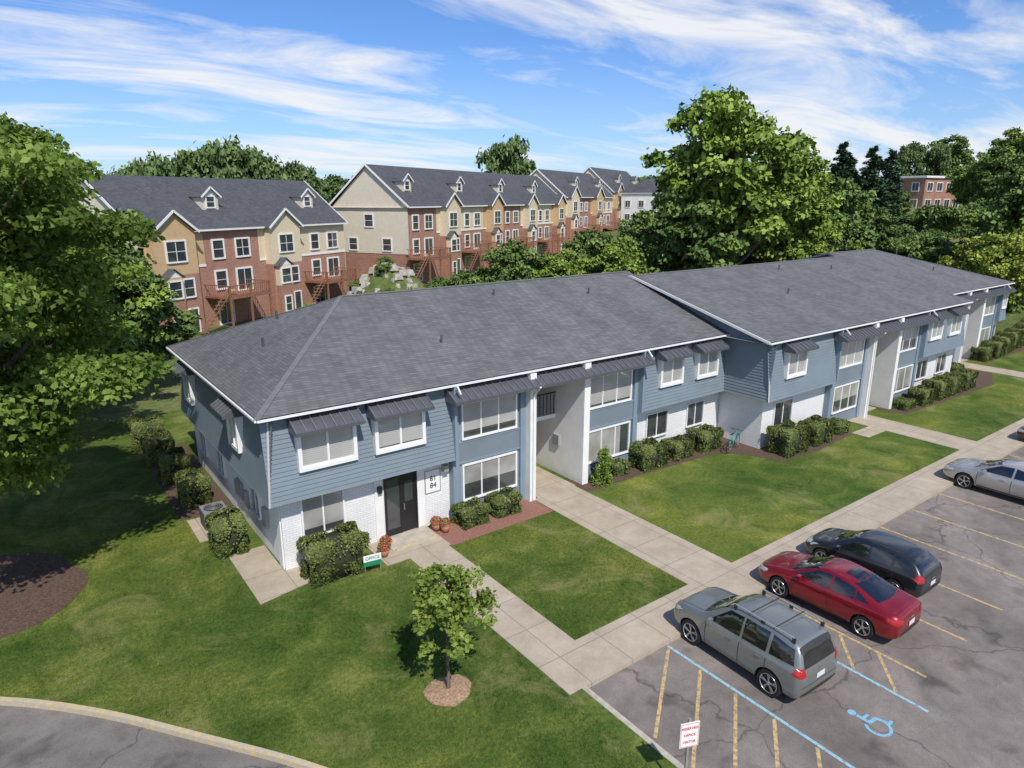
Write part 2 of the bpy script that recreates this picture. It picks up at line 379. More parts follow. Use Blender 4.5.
# ---------------------------------------------------------------- apartments
FX=(1,0,0);FN=(0,-1,0)
LX=(0,-1,0);LN=(-1,0,0)
WR=random.Random(17)
def siding(mb,O,U,Nn,u0,u1,z0,z1,n_bot,n_top,mat,lap=.15,fu=None):
    O=Vector(O);U=Vector(U);Nn=Vector(Nn);Z=Vector((0,0,1)); n=max(1,round((z1-z0)/lap)); dz=(z1-z0)/n
    q=lambda u,nn,z:O+U*u+Nn*nn+Z*z
    for i in range(n):
        a=z0+i*dz;b=a+dz; na=n_bot+(n_top-n_bot)*i/n; nb=n_bot+(n_top-n_bot)*(i+1)/n
        A0,A1,B0,B1=u0,u1,u0,u1
        if fu: A0,A1=fu(a);B0,B1=fu(b)
        mb.face([q(A0,na+.028,a),q(A1,na+.028,a),q(B1,nb+.004,b),q(B0,nb+.004,b)],mat)
        mb.face([q(A0,na-.02,a),q(A1,na-.02,a),q(A1,na+.028,a),q(A0,na+.028,a)],mat)
def pane(mb,O,U,Nn,u0,u1,z0,z1,n0,n1,glass):
    if glass in('glass_blinds','glass_curtain'):
        f=WR.choice((1,1,.92,.55,.8,1))
        zc=z1-(z1-z0)*f
        mb.ob(O,U,Nn,u0,u1,n0,n1,z0,z1,'glass_dark')
        if glass=='glass_curtain' and WR.random()<.5:
            uc=u0+(u1-u0)*WR.uniform(.55,.9); mb.ob(O,U,Nn,u0,uc,n1+.001,n1+.006,z0,z1,glass)
        else: mb.ob(O,U,Nn,u0,u1,n1+.001,n1+.006,zc,z1,glass)
    else: mb.ob(O,U,Nn,u0,u1,n0,n1,z0,z1,glass)
def window(mb,O,U,Nn,u0,u1,z0,z1,n,glass='glass_blinds',trim=.09,mull=1,hbar=False,depth=.07,fr='trim_white'):
    pane(mb,O,U,Nn,u0,u1,z0,z1,n-.02,n+.015,glass)
    t=trim
    mb.ob(O,U,Nn,u0-t,u0,n-.05,n+depth,z0-t,z1+t,fr); mb.ob(O,U,Nn,u1,u1+t,n-.05,n+depth,z0-t,z1+t,fr)
    mb.ob(O,U,Nn,u0,u1,n-.05,n+depth,z1,z1+t,fr); mb.ob(O,U,Nn,u0,u1,n-.05,n+depth+.03,z0-t,z0,fr)
    for i in range(mull):
        c=u0+(u1-u0)*(i+1)/(mull+1); mb.ob(O,U,Nn,c-.025,c+.025,n,n+depth*.6,z0,z1,fr)
    if hbar:
        c=(z0+z1)/2; mb.ob(O,U,Nn,u0,u1,n,n+depth*.5,c-.025,c+.025,fr)
def boxwindow(mb,O,U,Nn,u0,u1,z0,z1,n):
    mb.ob(O,U,Nn,u0,u1,n-.5,n-.08,z0,z1,'trim_white')
    t=.13
    for a,b,c,d in ((u0,u0+t,z0,z1),(u1-t,u1,z0,z1),(u0+t,u1-t,z0,z0+t),(u0+t,u1-t,z1-t,z1)):
        mb.ob(O,U,Nn,a,b,n-.078,n+.02,c,d,'trim_white')
    pane(mb,O,U,Nn,u0+t,u1-t,z0+t,z1-t,n-.076,n-.06,'glass_blinds')
    c=(u0+u1)/2; mb.ob(O,U,Nn,c-.035,c+.035,n-.05,n,z0+t,z1-t,'trim_white')
    mb.ob(O,U,Nn,u0+t,u1-t,n-.05,n-.02,z0+t,z0+t+.05,'trim_white')
def awning(mb,O,U,Nn,u0,u1,zt,zb,n0,n1):
    O=Vector(O);U=Vector(U);Nn=Vector(Nn);Z=Vector((0,0,1)); q=lambda u,nn,z:O+U*u+Nn*nn+Z*z
    mb.hexa([q(u0,n0,zt-.06),q(u1,n0,zt-.06),q(u1,n1,zb-.06),q(u0,n1,zb-.06),q(u0,n0,zt),q(u1,n0,zt),q(u1,n1,zb),q(u0,n1,zb)],'metal_awning')
    k=max(2,round((u1-u0)/.32))
    for i in range(k+1):
        c=u0+.02+(u1-u0-.04)*i/k
        mb.hexa([q(c-.014,n0,zt),q(c+.014,n0,zt),q(c+.014,n1+.01,zb),q(c-.014,n1+.01,zb),q(c-.014,n0,zt+.045),q(c+.014,n0,zt+.045),q(c+.014,n1+.01,zb+.045),q(c-.014,n1+.01,zb+.045)],'metal_seam')
    mb.ob(O,U,Nn,u0,u1,n1,n1+.025,zb-.10,zb+.005,'metal_awning')
    for c in (u0+.01,u1-.01):
        mb.hexa([q(c-.012,n0,zb-.1),q(c+.012,n0,zb-.1),q(c+.012,n1,zb-.1),q(c-.012,n1,zb-.1),q(c-.012,n0,zt-.062),q(c+.012,n0,zt-.062),q(c+.012,n1,zb-.062),q(c-.012,n1,zb-.062)],'metal_awning')

EV=5.55
def apartment(x0,x1,yf,yb,ridge_y,ridge_z,hipL,hipR,cx,winsA,halfB=4.95,roofx0=None,roofx1=None,rakeL=True):
    root=empty('apartment_building',(0,0,0))
    yl=yf
    w=MB()
    bi=cx-halfB; bo=cx+halfB
    ea=cx-1.5; eb=cx+1.4
    w.box(x0,bi,yl,yb,-.15,2.75,'white_brick'); w.box(bo,x1,yl,yb,-.15,2.75,'white_brick')
    w.box(bi,ea+.0,yl-.2,yb,-.14,2.75,'panel_blue'); w.box(eb,bo,yl-.2,yb,-.14,2.75,'panel_blue')
    w.box(x0+.15,bi,yl+.15,yb,2.75,EV-.05,'siding_blue'); w.box(bo,x1-.05,yl+.15,yb,2.75,EV-.05,'siding_blue')
    w.box(bi,ea,yl-.2,yb,2.75,EV-.05,'panel_blue'); w.box(eb,bo,yl-.2,yb,2.75,EV-.05,'panel_blue')
    w.box(ea,eb,yl+3.2,yb,-.13,EV-.06,'siding_blue')
    w.build('walls',root)
    s=MB()
    siding(s,(0,yf,0),FX,FN,x0-.45,bi,2.62,EV-.1,.55,.18,'siding_blue')
    siding(s,(0,yf,0),FX,FN,bo,x1,2.62,EV-.1,.55,.18,'siding_blue')
    s.ob((0,yf,0),FX,FN,x0-.45,bi,0,.53,2.60,2.64,'soffit'); s.ob((0,yf,0),FX,FN,bo,x1,0,.53,2.60,2.64,'soffit')
    for c in (bi,bo): s.ob((0,yf,0),FX,FN,c-.05,c+.05,.0,.60,2.6,EV-.1,'panel_blue')
    siding(s,(x0,0,0),LX,LN,-yb,-(yf-.5),2.62,EV-.1,.45,.12,'siding_blue')
    s.ob((x0,0,0),LX,LN,-yb,-(yf-.0),0,.43,2.60,2.64,'soffit')
    s.beam((x0-.47,yf-.57,2.62),(x0-.17,yf-.21,EV-.1),.06,.06,'soffit')
    s.build('siding',root)
    p=MB(); O=(0,yf-.2,0)
    for a,b,sg in ((bi,ea,1),(eb,bo,-1)):
        p.ob(O,FX,FN,a,a+.28,.001,.12,-.13,EV-.1,'panel_blue'); p.ob(O,FX,FN,b-.28,b,.001,.12,-.13,EV-.1,'panel_blue')
        p.ob(O,FX,FN,a+.28,b-.28,.001,.06,2.35,3.1,'siding_blue'); p.ob(O,FX,FN,a+.28,b-.28,.001,.06,-.13,.62,'siding_blue')
        p.ob(O,FX,FN,a+.28,b-.28,.001,.08,3.1,3.18,'panel_blue'); p.ob(O,FX,FN,a+.28,b-.28,.001,.08,2.27,2.35,'panel_blue')
        m0=a+.5;m1=b-.5
        window(p,O,FX,FN,m0,m1,3.28,4.6,.03,'glass_blinds',.07,2); window(p,O,FX,FN,m0,m1,.78,2.15,.03,'glass_curtain' ,.07,2)
    p.box(ea-.02,ea+.28,yf-.62,yf+.3,-.14,EV-.15,'wall_white'); p.box(eb-.05,eb+.28,yf-.62,yf+3.19,-.14,EV-.15,'wall_white')
    p.box(ea+.0,ea+.1,yf+.31,yf+3.19,-.12,EV-.15,'wall_white')
    p.box(ea+.282,eb-.052,yf+1.2,yf+3.19,2.62,2.8,'trim_white')
    for k in range(13):
        u=ea+.34+(eb-ea-.5)*k/12; p.box(u-.012,u+.012,yf+1.22,yf+1.25,2.8,3.75,'dark_frame')
    p.box(ea+.29,eb-.06,yf+1.21,yf+1.26,3.752,3.80,'dark_frame')
    window(p,(0,yf+3.19,0),FX,FN,ea+.5,ea+1.5,3.2,4.7,.01,'glass_blinds',.06,1)
    p.ob((0,yf+3.19,0),FX,FN,ea+1.7,ea+2.5,0,.05,2.81,4.85,'trim_white'); p.ob((0,yf+3.19,0),FX,FN,ea+.45,ea+1.35,0,.05,.06,2.1,'dark_frame')
    p.ob((0,yf+3.19,0),FX,FN,ea+1.6,ea+2.5,0,.05,.06,2.1,'dark_frame')
    p.ob((eb-.05,0,0),LX,LN,-(yf+1.3),-(yf+.9),.0,.10,1.35,1.85,'metal_grey')
    awning(p,(0,yf,0),FX,FN,bi-.25,bo+.25,EV-.13,EV-.58,.15,1.0)
    for c in (bi-.02,bo+.02):
        p.beam((c,yf-.75,EV-.05),(c,yf-1.0,EV-.3),.05,.05,'trim_white')
    p.beam((ea+.12,yf-1.08,EV-.60),(ea+.12,yf-.66,EV-1.0),.06,.06,'trim_white'); p.beam((ea+.12,yf-.66,EV-1.0),(ea+.12,yf-.66,.1),.06,.06,'trim_white')
    p.build('entry_and_windows',root)
    a=MB(); O=(0,yf,0)
    for (u0,u1) in winsA:
        boxwindow(a,O,FX,FN,u0,u1,3.55,4.98,.56)
        awning(a,O,FX,FN,u0-.15,u1+.15,EV-.12,EV-.55,.15,.98)
    a.build('upper_windows',root)
    r=MB(); e0=x0-.6 if roofx0 is None else roofx0; e1=x1 if roofx1 is None else roofx1
    yF=yf-.55;yB=yb+.5; rx0=e0+hipL; rx1=e1-hipR
    A=(e0,yF,EV);B=(e1,yF,EV);C=(e1,yB,EV);D=(e0,yB,EV);P0=(rx0,ridge_y,ridge_z);P1=(rx1,ridge_y,ridge_z)
    r.face([A,B,P1,P0],'shingle'); r.face([C,D,P0,P1],'shingle')
    if hipL: r.face([D,A,P0],'shingle')
    if hipR: r.face([B,C,P1],'shingle')
    if not hipL: r.face([(e0+.45,yF,EV-.02),(e0+.45,yB,EV-.02),(e0+.45,ridge_y,ridge_z-.02)],'siding_blue')
    if not hipR: r.face([(e1-.3,yF,EV-.02),(e1-.3,yB,EV-.02),(e1-.3,ridge_y,ridge_z-.02)],'siding_blue')
    r.face([(e0,yF,EV-.1),(e1,yF,EV-.1),(e1,yB,EV-.1),(e0,yB,EV-.1)],'soffit')
    r.beam((e0,yF-.04,EV-.06),(e1,yF-.04,EV-.06),.06,.07,'trim_white')
    if hipL:
        r.beam((e0-.04,yF,EV-.06),(e0-.04,yB,EV-.06),.06,.07,'trim_white')
        for q in (A,D): r.beam(q,P0,.20,.02,'ridge_cap')
    else:
        tm='trim_white' if rakeL else 'ridge_cap'
        r.beam((e0,yF,EV-.04),(e0,ridge_y,ridge_z-.04),.05,.12,tm); r.beam((e0,yB,EV-.04),(e0,ridge_y,ridge_z-.04),.05,.12,tm)
    if hipR:
        for q in (B,C): r.beam(q,P1,.20,.02,'ridge_cap')
    else:
        r.beam((e1,yF,EV-.04),(e1,ridge_y,ridge_z-.04),.05,.09,'ridge_cap')
    r.beam(P0,P1,.22,.03,'ridge_cap')
    slope=(ridge_z-EV)/(ridge_y-yF)
    for vx,vy in ((cx+1,ridge_y-1.2),(x1-5,ridge_y-2),(x0+7.5,ridge_y-4.5)):
        if hipL and (vx-e0)/hipL<(vy-yF)/(ridge_y-yF): continue
        zz=EV+slope*(vy-yF); r.cyl((vx,vy,zz-.1),(vx,vy,zz+.3),.045,.045,'metal_dark')
    if hipL:
        for vx,vy in ((e0+2.2,ridge_y-1.0),(e0+3.6,ridge_y+1.5)):
            zz=EV+(ridge_z-EV)*(vx-e0)/hipL; r.cyl((vx,vy,zz-.1),(vx,vy,zz+.35),.05,.05,'metal_dark')
    r.build('roof',root)
    return root

A1=apartment(6.05,28.7,20.85,33.0,27.5,8.0,5.9,0,17.4,[(6.6,8.6),(9.25,11.2),(23.5,25.1),(26.1,27.7)],roofx1=28.5)
A2=apartment(28.75,50.2,18.3,34.6,26.7,7.85,0,0,39.3,[(29.6,31.3),(44.9,46.5),(47.6,49.2)],roofx0=27.95,roofx1=50.3)
A3=apartment(50.25,64.0,20.6,36.0,27.9,8.0,0,7.4,57.6,[(51.1,52.3),(62.8,63.7)],roofx0=50.31,roofx1=64.5,rakeL=False)
mb=MB(); O=(0,20.85,0)
window(mb,O,FX,FN,6.75,8.15,1.0,2.4,.02,'glass_curtain',.06,1)
mb.ob(O,FX,FN,9.35,11.35,.0,.04,.1,2.45,'wall_white')
mb.ob(O,FX,FN,9.78,10.34,.041,.07,.12,2.3,'glass_dark'); mb.ob(O,FX,FN,10.38,10.95,.041,.07,.12,2.3,'dark_frame')
for a,b,c,d in ((9.70,9.78,.12,2.3),(10.30,10.38,.12,2.3),(10.95,11.02,.12,2.3)): mb.ob(O,FX,FN,a,b,.0405,.10,c,d,'dark_frame')
mb.ob(O,FX,FN,9.78,10.30,.071,.09,.12,.35,'dark_frame'); mb.ob(O,FX,FN,10.50,10.83,.071,.08,1.3,2.1,'glass_dark'); mb.ob(O,FX,FN,10.44,10.47,.071,.13,1.0,1.25,'alloy')
mb.ob(O,FX,FN,9.7,11.02,.041,.1,2.3,2.38,'dark_frame')
mb.ob(O,FX,FN,11.42,12.02,.0,.03,1.35,2.2,'trim_white'); mb.ob(O,FX,FN,11.38,12.06,.0,.02,1.31,2.24,'metal_grey')
mb.ob(O,FX,FN,12.1,12.3,.0,.25,2.1,2.35,'metal_grey'); mb.ob(O,FX,FN,9.45,9.6,.04,.16,1.9,2.15,'dark_frame')
mb.ob(O,FX,FN,9.5,11.3,.0,.6,-.1,.10,'kerb_concrete'); mb.ob(O,FX,FN,9.5,11.3,.601,.95,-.1,.06,'kerb_concrete'); mb.ob(O,FX,FN,9.6,11.2,.951,1.05,-.02,.065,'kerb_yellow')
for a,b in ((23.3,24.7),(26.2,27.4)): window(mb,O,FX,FN,a,b,1.0,2.15,.02,'glass_dark',.05,1)
O=(6.05,0,0)
for y,w_ in ((24.0,1.3),(31.0,1.3)):
    boxwindow(mb,O,LX,LN,-y-w_/2,-y+w_/2,3.5,4.98,.47); awning(mb,O,LX,LN,-y-w_/2-.15,-y+w_/2+.15,EV-.12,EV-.6,.1,.9)
for y in (23.6,28.3,31.2): window(mb,O,LX,LN,-y-.5,-y+.5,1.05,2.2,.02,'glass_dark',.06,1)
mb.ob(O,LX,LN,-22.6,-22.2,.0,.14,1.0,1.7,'metal_grey'); mb.ob(O,LX,LN,-24.9,-24.6,.0,.12,.8,1.5,'metal_grey'); mb.ob(O,LX,LN,-26.0,-25.2,.0,.14,.9,1.6,'metal_grey')
mb.ob(O,LX,LN,-21.3,-20.95,.0,.04,-.1,2.6,'wall_white')
mb.build('details',A1)
mb=MB(); O=(28.75,0,0)
def fu(z):
    if z<=EV: return (-34.6,-17.78)
    t=(z-EV)/(7.85-EV); return (-(35.1+(26.7-35.1)*t),-(17.75+(26.7-17.75)*t))
siding(mb,O,LX,LN,0,0,2.62,7.80,.36,.36,'siding_blue',fu=fu)
O=(0,18.3,0)
window(mb,O,FX,FN,29.7,31.2,.95,2.2,.02,'glass_dark',.06,1)
for a,b in ((44.9,46.3),(47.7,49.0)): window(mb,O,FX,FN,a,b,1.0,2.15,.02,'glass_dark',.05,1)
mb.build('details',A2)
mb=MB(); O=(0,20.6,0)
window(mb,O,FX,FN,51.2,52.2,1.0,2.15,.02,'glass_dark',.05,1); window(mb,O,FX,FN,62.8,63.7,1.0,2.15,.02,'glass_dark',.05,1)
mb.build('details',A3)
def text(name,body,size,loc,rot,mat,parent=None,align='CENTER',ext=.004):
    c=bpy.data.curves.new(name,'FONT'); c.body=body; c.size=size; c.extrude=ext; c.align_x=align; c.align_y='CENTER'; c.materials.append(MATS[mat])
    o=bpy.data.objects.new(name,c); COL.objects.link(o); o.location=loc; o.rotation_euler=rot
    if parent: o.parent=parent
    return o
text('sign_lettering','81\n84',.28,(11.72,20.80,1.76),(R(90),0,0),'metal_dark',A1)

# ---------------------------------------------------------------- townhouses
def townhouse(loc,rot,L,units,eave,ridge,depth=11.5,order=(0,1,2,3)):
    root=empty('townhouse_building',loc,rot)
    w=MB(); D=depth
    uw=L/units; O=(0,0,0); BR=eave-3.3
    w.box(0,L,0,D,-6,BR,'red_brick')
    r=MB(); d=MB()
    yr=D/2; sl=(ridge-eave)/(yr+.4)
    e=eave
    r.face([(-.3,-.4,e),(L+.3,-.4,e),(L+.3,yr,ridge),(-.3,yr,ridge)],'shingle_dark'); r.face([(-.3,D+.4,e),(L+.3,D+.4,e),(L+.3,yr,ridge),(-.3,yr,ridge)],'shingle_dark')
    r.face([(-.3,-.4,e-.15),(L+.3,-.4,e-.15),(L+.3,D+.4,e-.15),(-.3,D+.4,e-.15)],'soffit')
    r.beam((-.3,-.45,e-.08),(L+.3,-.45,e-.08),.1,.16,'trim_white')
    for x in (-.32,L+.32):
        r.beam((x,-.4,e-.05),(x,yr,ridge-.05),.06,.22,'trim_white'); r.beam((x,D+.4,e-.05),(x,yr,ridge-.05),.06,.22,'trim_white')
    for x in (0,L):
        w.face([(x,0,e-.1),(x,D,e-.1),(x,yr,ridge-.1)],'siding_beige')
    w.box(-.05,-.002,-.02,D,BR-2.4,e-.11,'siding_beige'); w.box(L+.002,L+.05,-.02,D,BR-2.4,e-.11,'siding_beige')
    for v_,z_ in ((-D/2,e-2.4),(-D/2+2.6,e-5.3),(-D/2-2.6,e-5.3)): window(d,(0,0,0),LX,LN,v_-.6,v_+.6,z_,z_+1.4,.06,'glass_dark',.14,0,True)
    for i in range(units):
        a=i*uw;b=a+uw; k=order[i%4]
        up={0:'siding_orange',1:'red_brick',2:'siding_yellow',3:'siding_yellow'}[k]
        w.box(a,b,0,D,BR,e-.1,up)
        if up!='red_brick': w.ob(O,FX,FN,a,b,.001,.06,BR-.1,BR+.1,'trim_white')
        if k in (0,2):
            p0=a+.8;p1=b-1.6;pc=(p0+p1)/2; h=e+.1; pk=h+(p1-p0)/2*.75
            w.box(p0,p1,-.9,-.001,-6,BR-.5,'red_brick'); w.box(p0,p1,-.9,-.001,BR-.5,h,up)
            w.face([(p0,-.9,h),(p1,-.9,h),(pc,-.9,pk)],up)
            yb=(pk-e)/sl-.4
            r.face([(p0-.3,-1.2,h-.2),(pc,-1.2,pk+.05),(pc,yb,pk+.05),(p0-.3,yb*.15,h-.2)],'shingle_dark'); r.face([(p1+.3,-1.2,h-.2),(pc,-1.2,pk+.05),(pc,yb,pk+.05),(p1+.3,yb*.15,h-.2)],'shingle_dark')
            r.beam((p0-.3,-1.22,h-.25),(pc,-1.22,pk),.06,.2,'trim_white'); r.beam((p1+.3,-1.22,h-.25),(pc,-1.22,pk),.06,.2,'trim_white')
            window(d,O,FX,FN,pc-.95,pc+.95,e-2.6,e-.9,.93,'glass_dark',.14,1,True)
            q0=pc-1.9;q1=pc-.1
            w.box(q0,q1,-1.5,-.901,-6,e-6.0,'red_brick'); w.box(q0,q1,-1.5,-.901,e-6.0,e-3.9,up); w.face([(q0,-1.5,e-3.9),(q1,-1.5,e-3.9),((q0+q1)/2,-1.5,e-3.2)],'trim_white')
            r.face([(q0-.2,-1.7,e-4.0),((q0+q1)/2,-1.7,e-3.15),((q0+q1)/2,-.9,e-3.15),(q0-.2,-.9,e-4.0)],'shingle_dark'); r.face([(q1+.2,-1.7,e-4.0),((q0+q1)/2,-1.7,e-3.15),((q0+q1)/2,-.9,e-3.15),(q1+.2,-.9,e-4.0)],'shingle_dark')
            window(d,O,FX,FN,q0+.3,q1-.3,e-5.7,e-4.3,1.52,'glass_dark',.14,0,True)
            window(d,O,FX,FN,q1+.5,q1+1.5,e-5.8,e-4.3,.93,'glass_dark',.14,0,True)
            window(d,O,FX,FN,q0+.5,q1-.5,.5,2.0,1.53,'glass_dark',.12,0,True); window(d,O,FX,FN,pc+.6,pc+1.5,.1,2.2,.93,'glass_dark',.12,0)
        else:
            window(d,O,FX,FN,a+1.0,a+2.2,e-2.7,e-1.1,.03,'glass_dark',.16,0,True); window(d,O,FX,FN,a+3.8,a+5.4,e-2.7,e-1.1,.03,'glass_dark',.16,1,True)
            window(d,O,FX,FN,a+1.0,a+2.2,e-5.6,e-4.0,.03,'glass_dark',.16,0,True); window(d,O,FX,FN,a+3.6,a+5.4,e-6.0,e-4.0,.03,'glass_dark',.16,1)
            window(d,O,FX,FN,a+1.0,a+2.6,.2,2.2,.03,'glass_dark',.16,1); 
            dc=(a+b)/2-.5; yd=1.8; zd=e+sl*(yd+.4)
            w.box(dc-.95,dc+.95,yd,yd+2.6,zd-.4,zd+1.35,'siding_beige'); w.face([(dc-.95,yd,zd+1.35),(dc+.95,yd,zd+1.35),(dc,yd,zd+2.1)],'trim_white')
            r.face([(dc-1.2,yd-.25,zd+1.2),(dc,yd-.25,zd+2.15),(dc,yd+3.4,zd+2.15),(dc-1.2,yd+2.2,zd+1.2)],'shingle_dark'); r.face([(dc+1.2,yd-.25,zd+1.2),(dc,yd-.25,zd+2.15),(dc,yd+3.4,zd+2.15),(dc+1.2,yd+2.2,zd+1.2)],'shingle_dark')
            r.beam((dc-1.2,yd-.27,zd+1.15),(dc,yd-.27,zd+2.1),.05,.16,'trim_white'); r.beam((dc+1.2,yd-.27,zd+1.15),(dc,yd-.27,zd+2.1),.05,.16,'trim_white')
            window(d,(0,yd,0),FX,FN,dc-.45,dc+.45,zd+.25,zd+1.2,.02,'glass_dark',.12,0,True)
        if k in (1,3):
            x0=a-.5;x1=a+4.6;y0=-3.3; zd=3.1
            d.box(x0,x1,y0,-.002,zd-.2,zd,'deck_wood')
            for x in (x0+.1,(x0+x1)/2,x1-.1): d.box(x-.08,x+.08,y0+.02,y0+.18,-1,zd+1.05,'deck_wood')
            d.box(x0,x1,y0-.02,y0+.08,zd+1.0,zd+1.08,'deck_wood'); d.box(x0,x1,y0-.0,y0+.06,zd+.12,zd+.18,'deck_wood')
            n=int((x1-x0)/.28)
            for j in range(n): xx=x0+.14+j*.28; d.box(xx-.02,xx+.02,y0+.01,y0+.05,zd+.15,zd+1.0,'deck_wood')
            for x in (x0,x1-.06): 
                d.box(x,x+.06,y0,-.002,zd+1.0,zd+1.08,'deck_wood')
                for j in range(11): yy=y0+.25+j*.28; d.box(x+.01,x+.05,yy-.02,yy+.02,zd,zd+1.0,'deck_wood')
            for j in range(10):
                d.box(x0-.3-.3*j-.3,x0-.3*j-.3+.02,y0+.1,y0+1.1,zd-.31*(j+1)-.05,zd-.31*(j+1),'deck_wood')
            d.beam((x0,y0+.1,zd+.9),(x0-3.3,y0+.1,.8),.07,.07,'deck_wood'); d.beam((x0,y0+.1,zd+.3),(x0-3.3,y0+.1,.2),.05,.07,'deck_wood')
            d.box(x0+1.2,x0+2.0,-2.2,-1.4,zd+.4,zd+.46,'siding_orange')
    w.build('walls',root); r.build('roof',root); d.build('windows_and_decks',root)
    return root
rz=R(28)
c28,s28=math.cos(rz),math.sin(rz)
townhouse((9.5,66.1,0),rz,27,4,9.2,14.0)
townhouse((40.4,75.8,1.8),rz,52,8,9.2,14.2,order=(1,2,3,0))
o=(40.4+54*c28,75.8+54*s28+1,2.6); townhouse(o,rz,30,4,9.6,14.8,order=(2,1,0,3))
o=(40.4+86*c28,75.8+86*s28+2,3.4); townhouse(o,rz,30,4,10.0,15.6,order=(0,3,2,1))
def block(name,loc,rot,L,D,h,wall,roof,rows,cols,ridge=0):
    root=empty(name,loc,rot); w=MB(); w.box(0,L,0,D,-4,h,wall); w.box(-.3,L+.3,-.3,D+.3,h,h+.3,'trim_white')
    for r_ in range(rows):
        for c in range(cols):
            u=L*(c+.5)/cols; z0=1+r_*3.0
            window(w,(0,0,0),FX,FN,u-.8,u+.8,z0,z0+1.4,.02,'glass_dark',.14,1)
            v=-(D*(c+.5)/cols); window(w,(0,0,0),LX,LN,v-.6,v+.6,z0,z0+1.4,.02,'glass_dark',.14,1)
    if ridge:
        w.face([(-.4,-.4,h+.3),(L+.4,-.4,h+.3),(L+.4-ridge,D/2,h+.3+ridge),(-.4+ridge,D/2,h+.3+ridge)],roof)
        w.face([(-.4,D+.4,h+.3),(L+.4,D+.4,h+.3),(L+.4-ridge,D/2,h+.3+ridge),(-.4+ridge,D/2,h+.3+ridge)],roof)
        w.face([(-.4,-.4,h+.3),(-.4,D+.4,h+.3),(-.4+ridge,D/2,h+.3+ridge)],roof); w.face([(L+.4,-.4,h+.3),(L+.4,D+.4,h+.3),(L+.4-ridge,D/2,h+.3+ridge)],roof)
    else: w.box(-.1,L+.1,-.1,D+.1,h+.301,h+.4,roof)
    w.build('walls_and_roof',root); return root
block('brick_apartment_block',(139,60,9.3),R(-8),12,14,6.3,'red_brick','soffit',2,4)
block('brick_apartment_block',(150,40,9.8),R(-8),22,12,6.3,'red_brick','shingle_dark',2,5,2)
block('white_house',(122,108,6),R(20),10,10,7,'wall_white','shingle_dark',2,3,3)
block('grey_roof_house',(60,108,1.5),R(28),22,12,10,'siding_beige','shingle_dark',2,4,4.5)

# ---------------------------------------------------------------- foliage meshes
def leaves_mesh(pos,nrm,size,rng,asp=.75):
    n=len(pos)
    nrm=nrm/np.maximum(np.linalg.norm(nrm,axis=1,keepdims=True),1e-6)
    t=rng.normal(size=(n,3)); a=np.cross(nrm,t); a/=np.maximum(np.linalg.norm(a,axis=1,keepdims=True),1e-6); b=np.cross(nrm,a)
    s=size[:,None]; a=a*s; b=b*s*asp
    return np.stack([pos-a,pos-b*.9+nrm*s*.12,pos+a,pos+b*.9+nrm*s*.12],1).reshape(-1,3)
def mesh_with_leaves(name,V,tint,leafmat,wood=None):
    wv=[];wf=[]
    if wood: wv=wood.v; wf=wood.f
    nV=len(V); nq=nV//4
    nw=len(wv); loops=[i for f in wf for i in f]; lt=[len(f) for f in wf]
    me=bpy.data.meshes.new(name)
    allv=np.concatenate([np.array(wv,dtype=np.float32).reshape(-1,3),V.astype(np.float32)])
    me.vertices.add(len(allv)); me.vertices.foreach_set('co',allv.ravel())
    L=np.concatenate([np.array(loops,dtype=np.int32),np.arange(nV,dtype=np.int32)+nw])
    T=np.concatenate([np.array(lt,dtype=np.int32),np.full(nq,4,dtype=np.int32)])
    st=np.concatenate([[0],np.cumsum(T)[:-1]]).astype(np.int32)
    me.loops.add(len(L)); me.loops.foreach_set('vertex_index',L)
    me.polygons.add(len(T)); me.polygons.foreach_set('loop_start',st); me.polygons.foreach_set('loop_total',T)
    mi=np.concatenate([np.zeros(len(wf),dtype=np.int32),np.full(nq,1,dtype=np.int32)])
    me.polygons.foreach_set('material_index',mi)
    me.materials.append(MATS['bark']); me.materials.append(MATS[leafmat])
    me.update(calc_edges=True)
    at=me.attributes.new('tint','FLOAT','FACE')
    at.data.foreach_set('value',np.concatenate([np.full(len(wf),.3),tint]).astype(np.float32))
    return me
def unit(rng,n):
    d=rng.normal(size=(n,3)); return d/np.linalg.norm(d,axis=1,keepdims=True)
